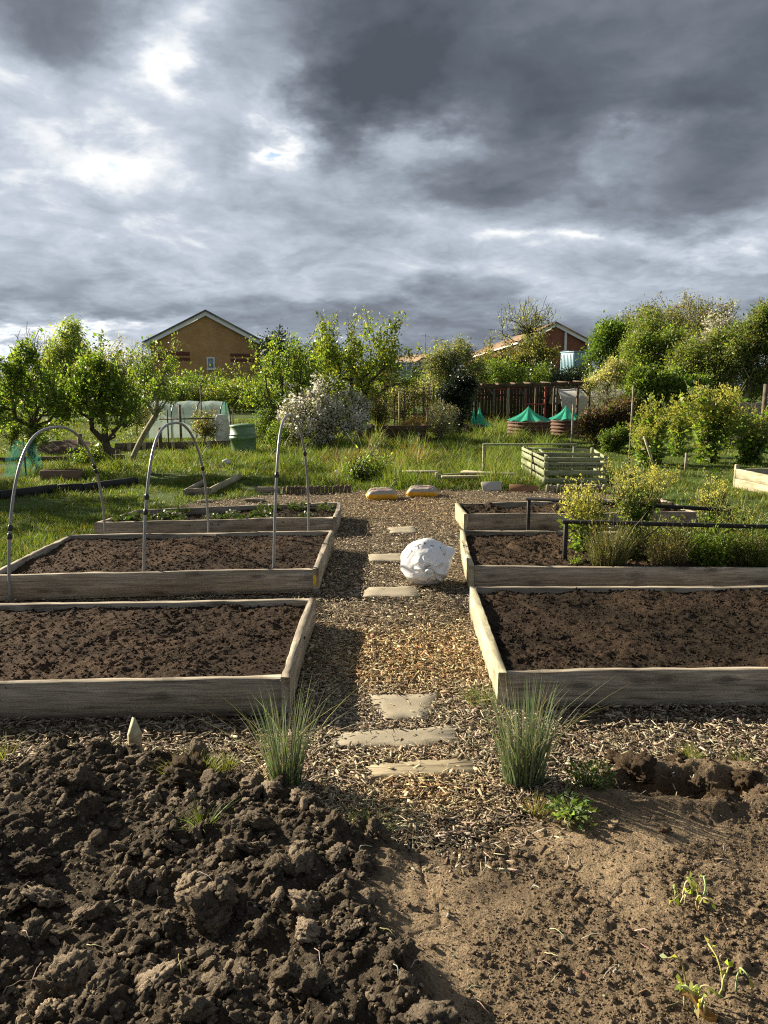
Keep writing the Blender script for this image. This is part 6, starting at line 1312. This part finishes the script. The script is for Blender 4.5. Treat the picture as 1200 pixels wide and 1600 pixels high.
wl(wv('ADD', shift(q.outputs[0], (4.3, 1.4, 0)), wv('MULTIPLY', wc, (.55, .55, 0)).outputs[0]).outputs[0], bl.inputs['Vector'])
D = wm('ADD', D, wm('MULTIPLY', wm('SUBTRACT', bl.outputs['Distance'], .34), -.42))
D = wm('ADD', D, .315)
# unseen cloud shaped for ambient light: denser overhead and behind, thinner at rear horizon
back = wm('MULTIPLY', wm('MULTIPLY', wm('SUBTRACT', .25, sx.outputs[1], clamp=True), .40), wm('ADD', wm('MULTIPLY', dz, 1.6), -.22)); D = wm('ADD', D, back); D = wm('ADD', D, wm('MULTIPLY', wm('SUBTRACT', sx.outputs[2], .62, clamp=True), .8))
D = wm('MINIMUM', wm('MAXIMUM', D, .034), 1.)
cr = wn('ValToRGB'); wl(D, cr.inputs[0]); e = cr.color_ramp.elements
ST = [(0., (.42, .55, .80)), (.05, (.55, .66, .84)), (.10, (.90, .91, .90)), (.15, (.75, .77, .79)), (.24, (.49, .54, .61)), (.36, (.36, .407, .475)), (.48, (.25, .287, .34)), (.62, (.168, .190, .228)), (.80, (.108, .127, .158)), (1., (.070, .083, .104))]
while len(e) < len(ST): e.new(.5)
for el, (p, c) in zip(e, ST): el.position = p; el.color = (*c, 1)
cr.color_ramp.interpolation = 'B_SPLINE' if False else 'LINEAR'
sky = wn('TexSky', sky_type='NISHITA'); sky.sun_disc = False; sky.sun_elevation = EL; sky.sun_rotation = AZ % (2 * PI); sky.air_density = 1.; sky.dust_density = 1.
SKYK = .07; CLK = .46
m1 = wv('SCALE', sky.outputs[0]); m1.inputs['Scale'].default_value = SKYK
m2 = wv('SCALE', cr.outputs[0]); m2.inputs['Scale'].default_value = CLK
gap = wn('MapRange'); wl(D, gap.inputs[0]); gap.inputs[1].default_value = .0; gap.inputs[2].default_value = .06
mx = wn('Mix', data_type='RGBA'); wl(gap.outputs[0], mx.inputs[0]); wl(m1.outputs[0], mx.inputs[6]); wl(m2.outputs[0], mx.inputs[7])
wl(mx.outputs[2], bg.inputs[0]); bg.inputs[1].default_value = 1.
# ------------------------------------------------------------------ camera and picture settings
cd = bpy.data.cameras.new('camera'); cd.sensor_fit = 'VERTICAL'; cd.sensor_height = 36; cd.lens = 36 * FOC / 1600; cd.clip_end = 3000; cd.clip_start = .05
co = bpy.data.objects.new('camera', cd); COL.objects.link(co); co.location = (0, 0, CAM_Z); co.rotation_euler = (PI / 2 - PITCH, 0, 0); SC.camera = co
SC.render.resolution_x = 768; SC.render.resolution_y = 1024
vs = SC.view_settings; SC.display_settings.display_device = 'sRGB'; vs.view_transform = 'Standard'; vs.look = 'None'; vs.exposure = 1.42; vs.gamma = 1; vs.use_curve_mapping = False
wd.cycles.sampling_method = 'MANUAL'; wd.cycles.sample_map_resolution = 512
SC.cycles.use_denoising = False; SC.cycles.filter_width = 1.15
SC.cycles.max_bounces = 5; SC.cycles.diffuse_bounces = 3; SC.cycles.glossy_bounces = 2; SC.cycles.transmission_bounces = 4; SC.cycles.transparent_max_bounces = 8
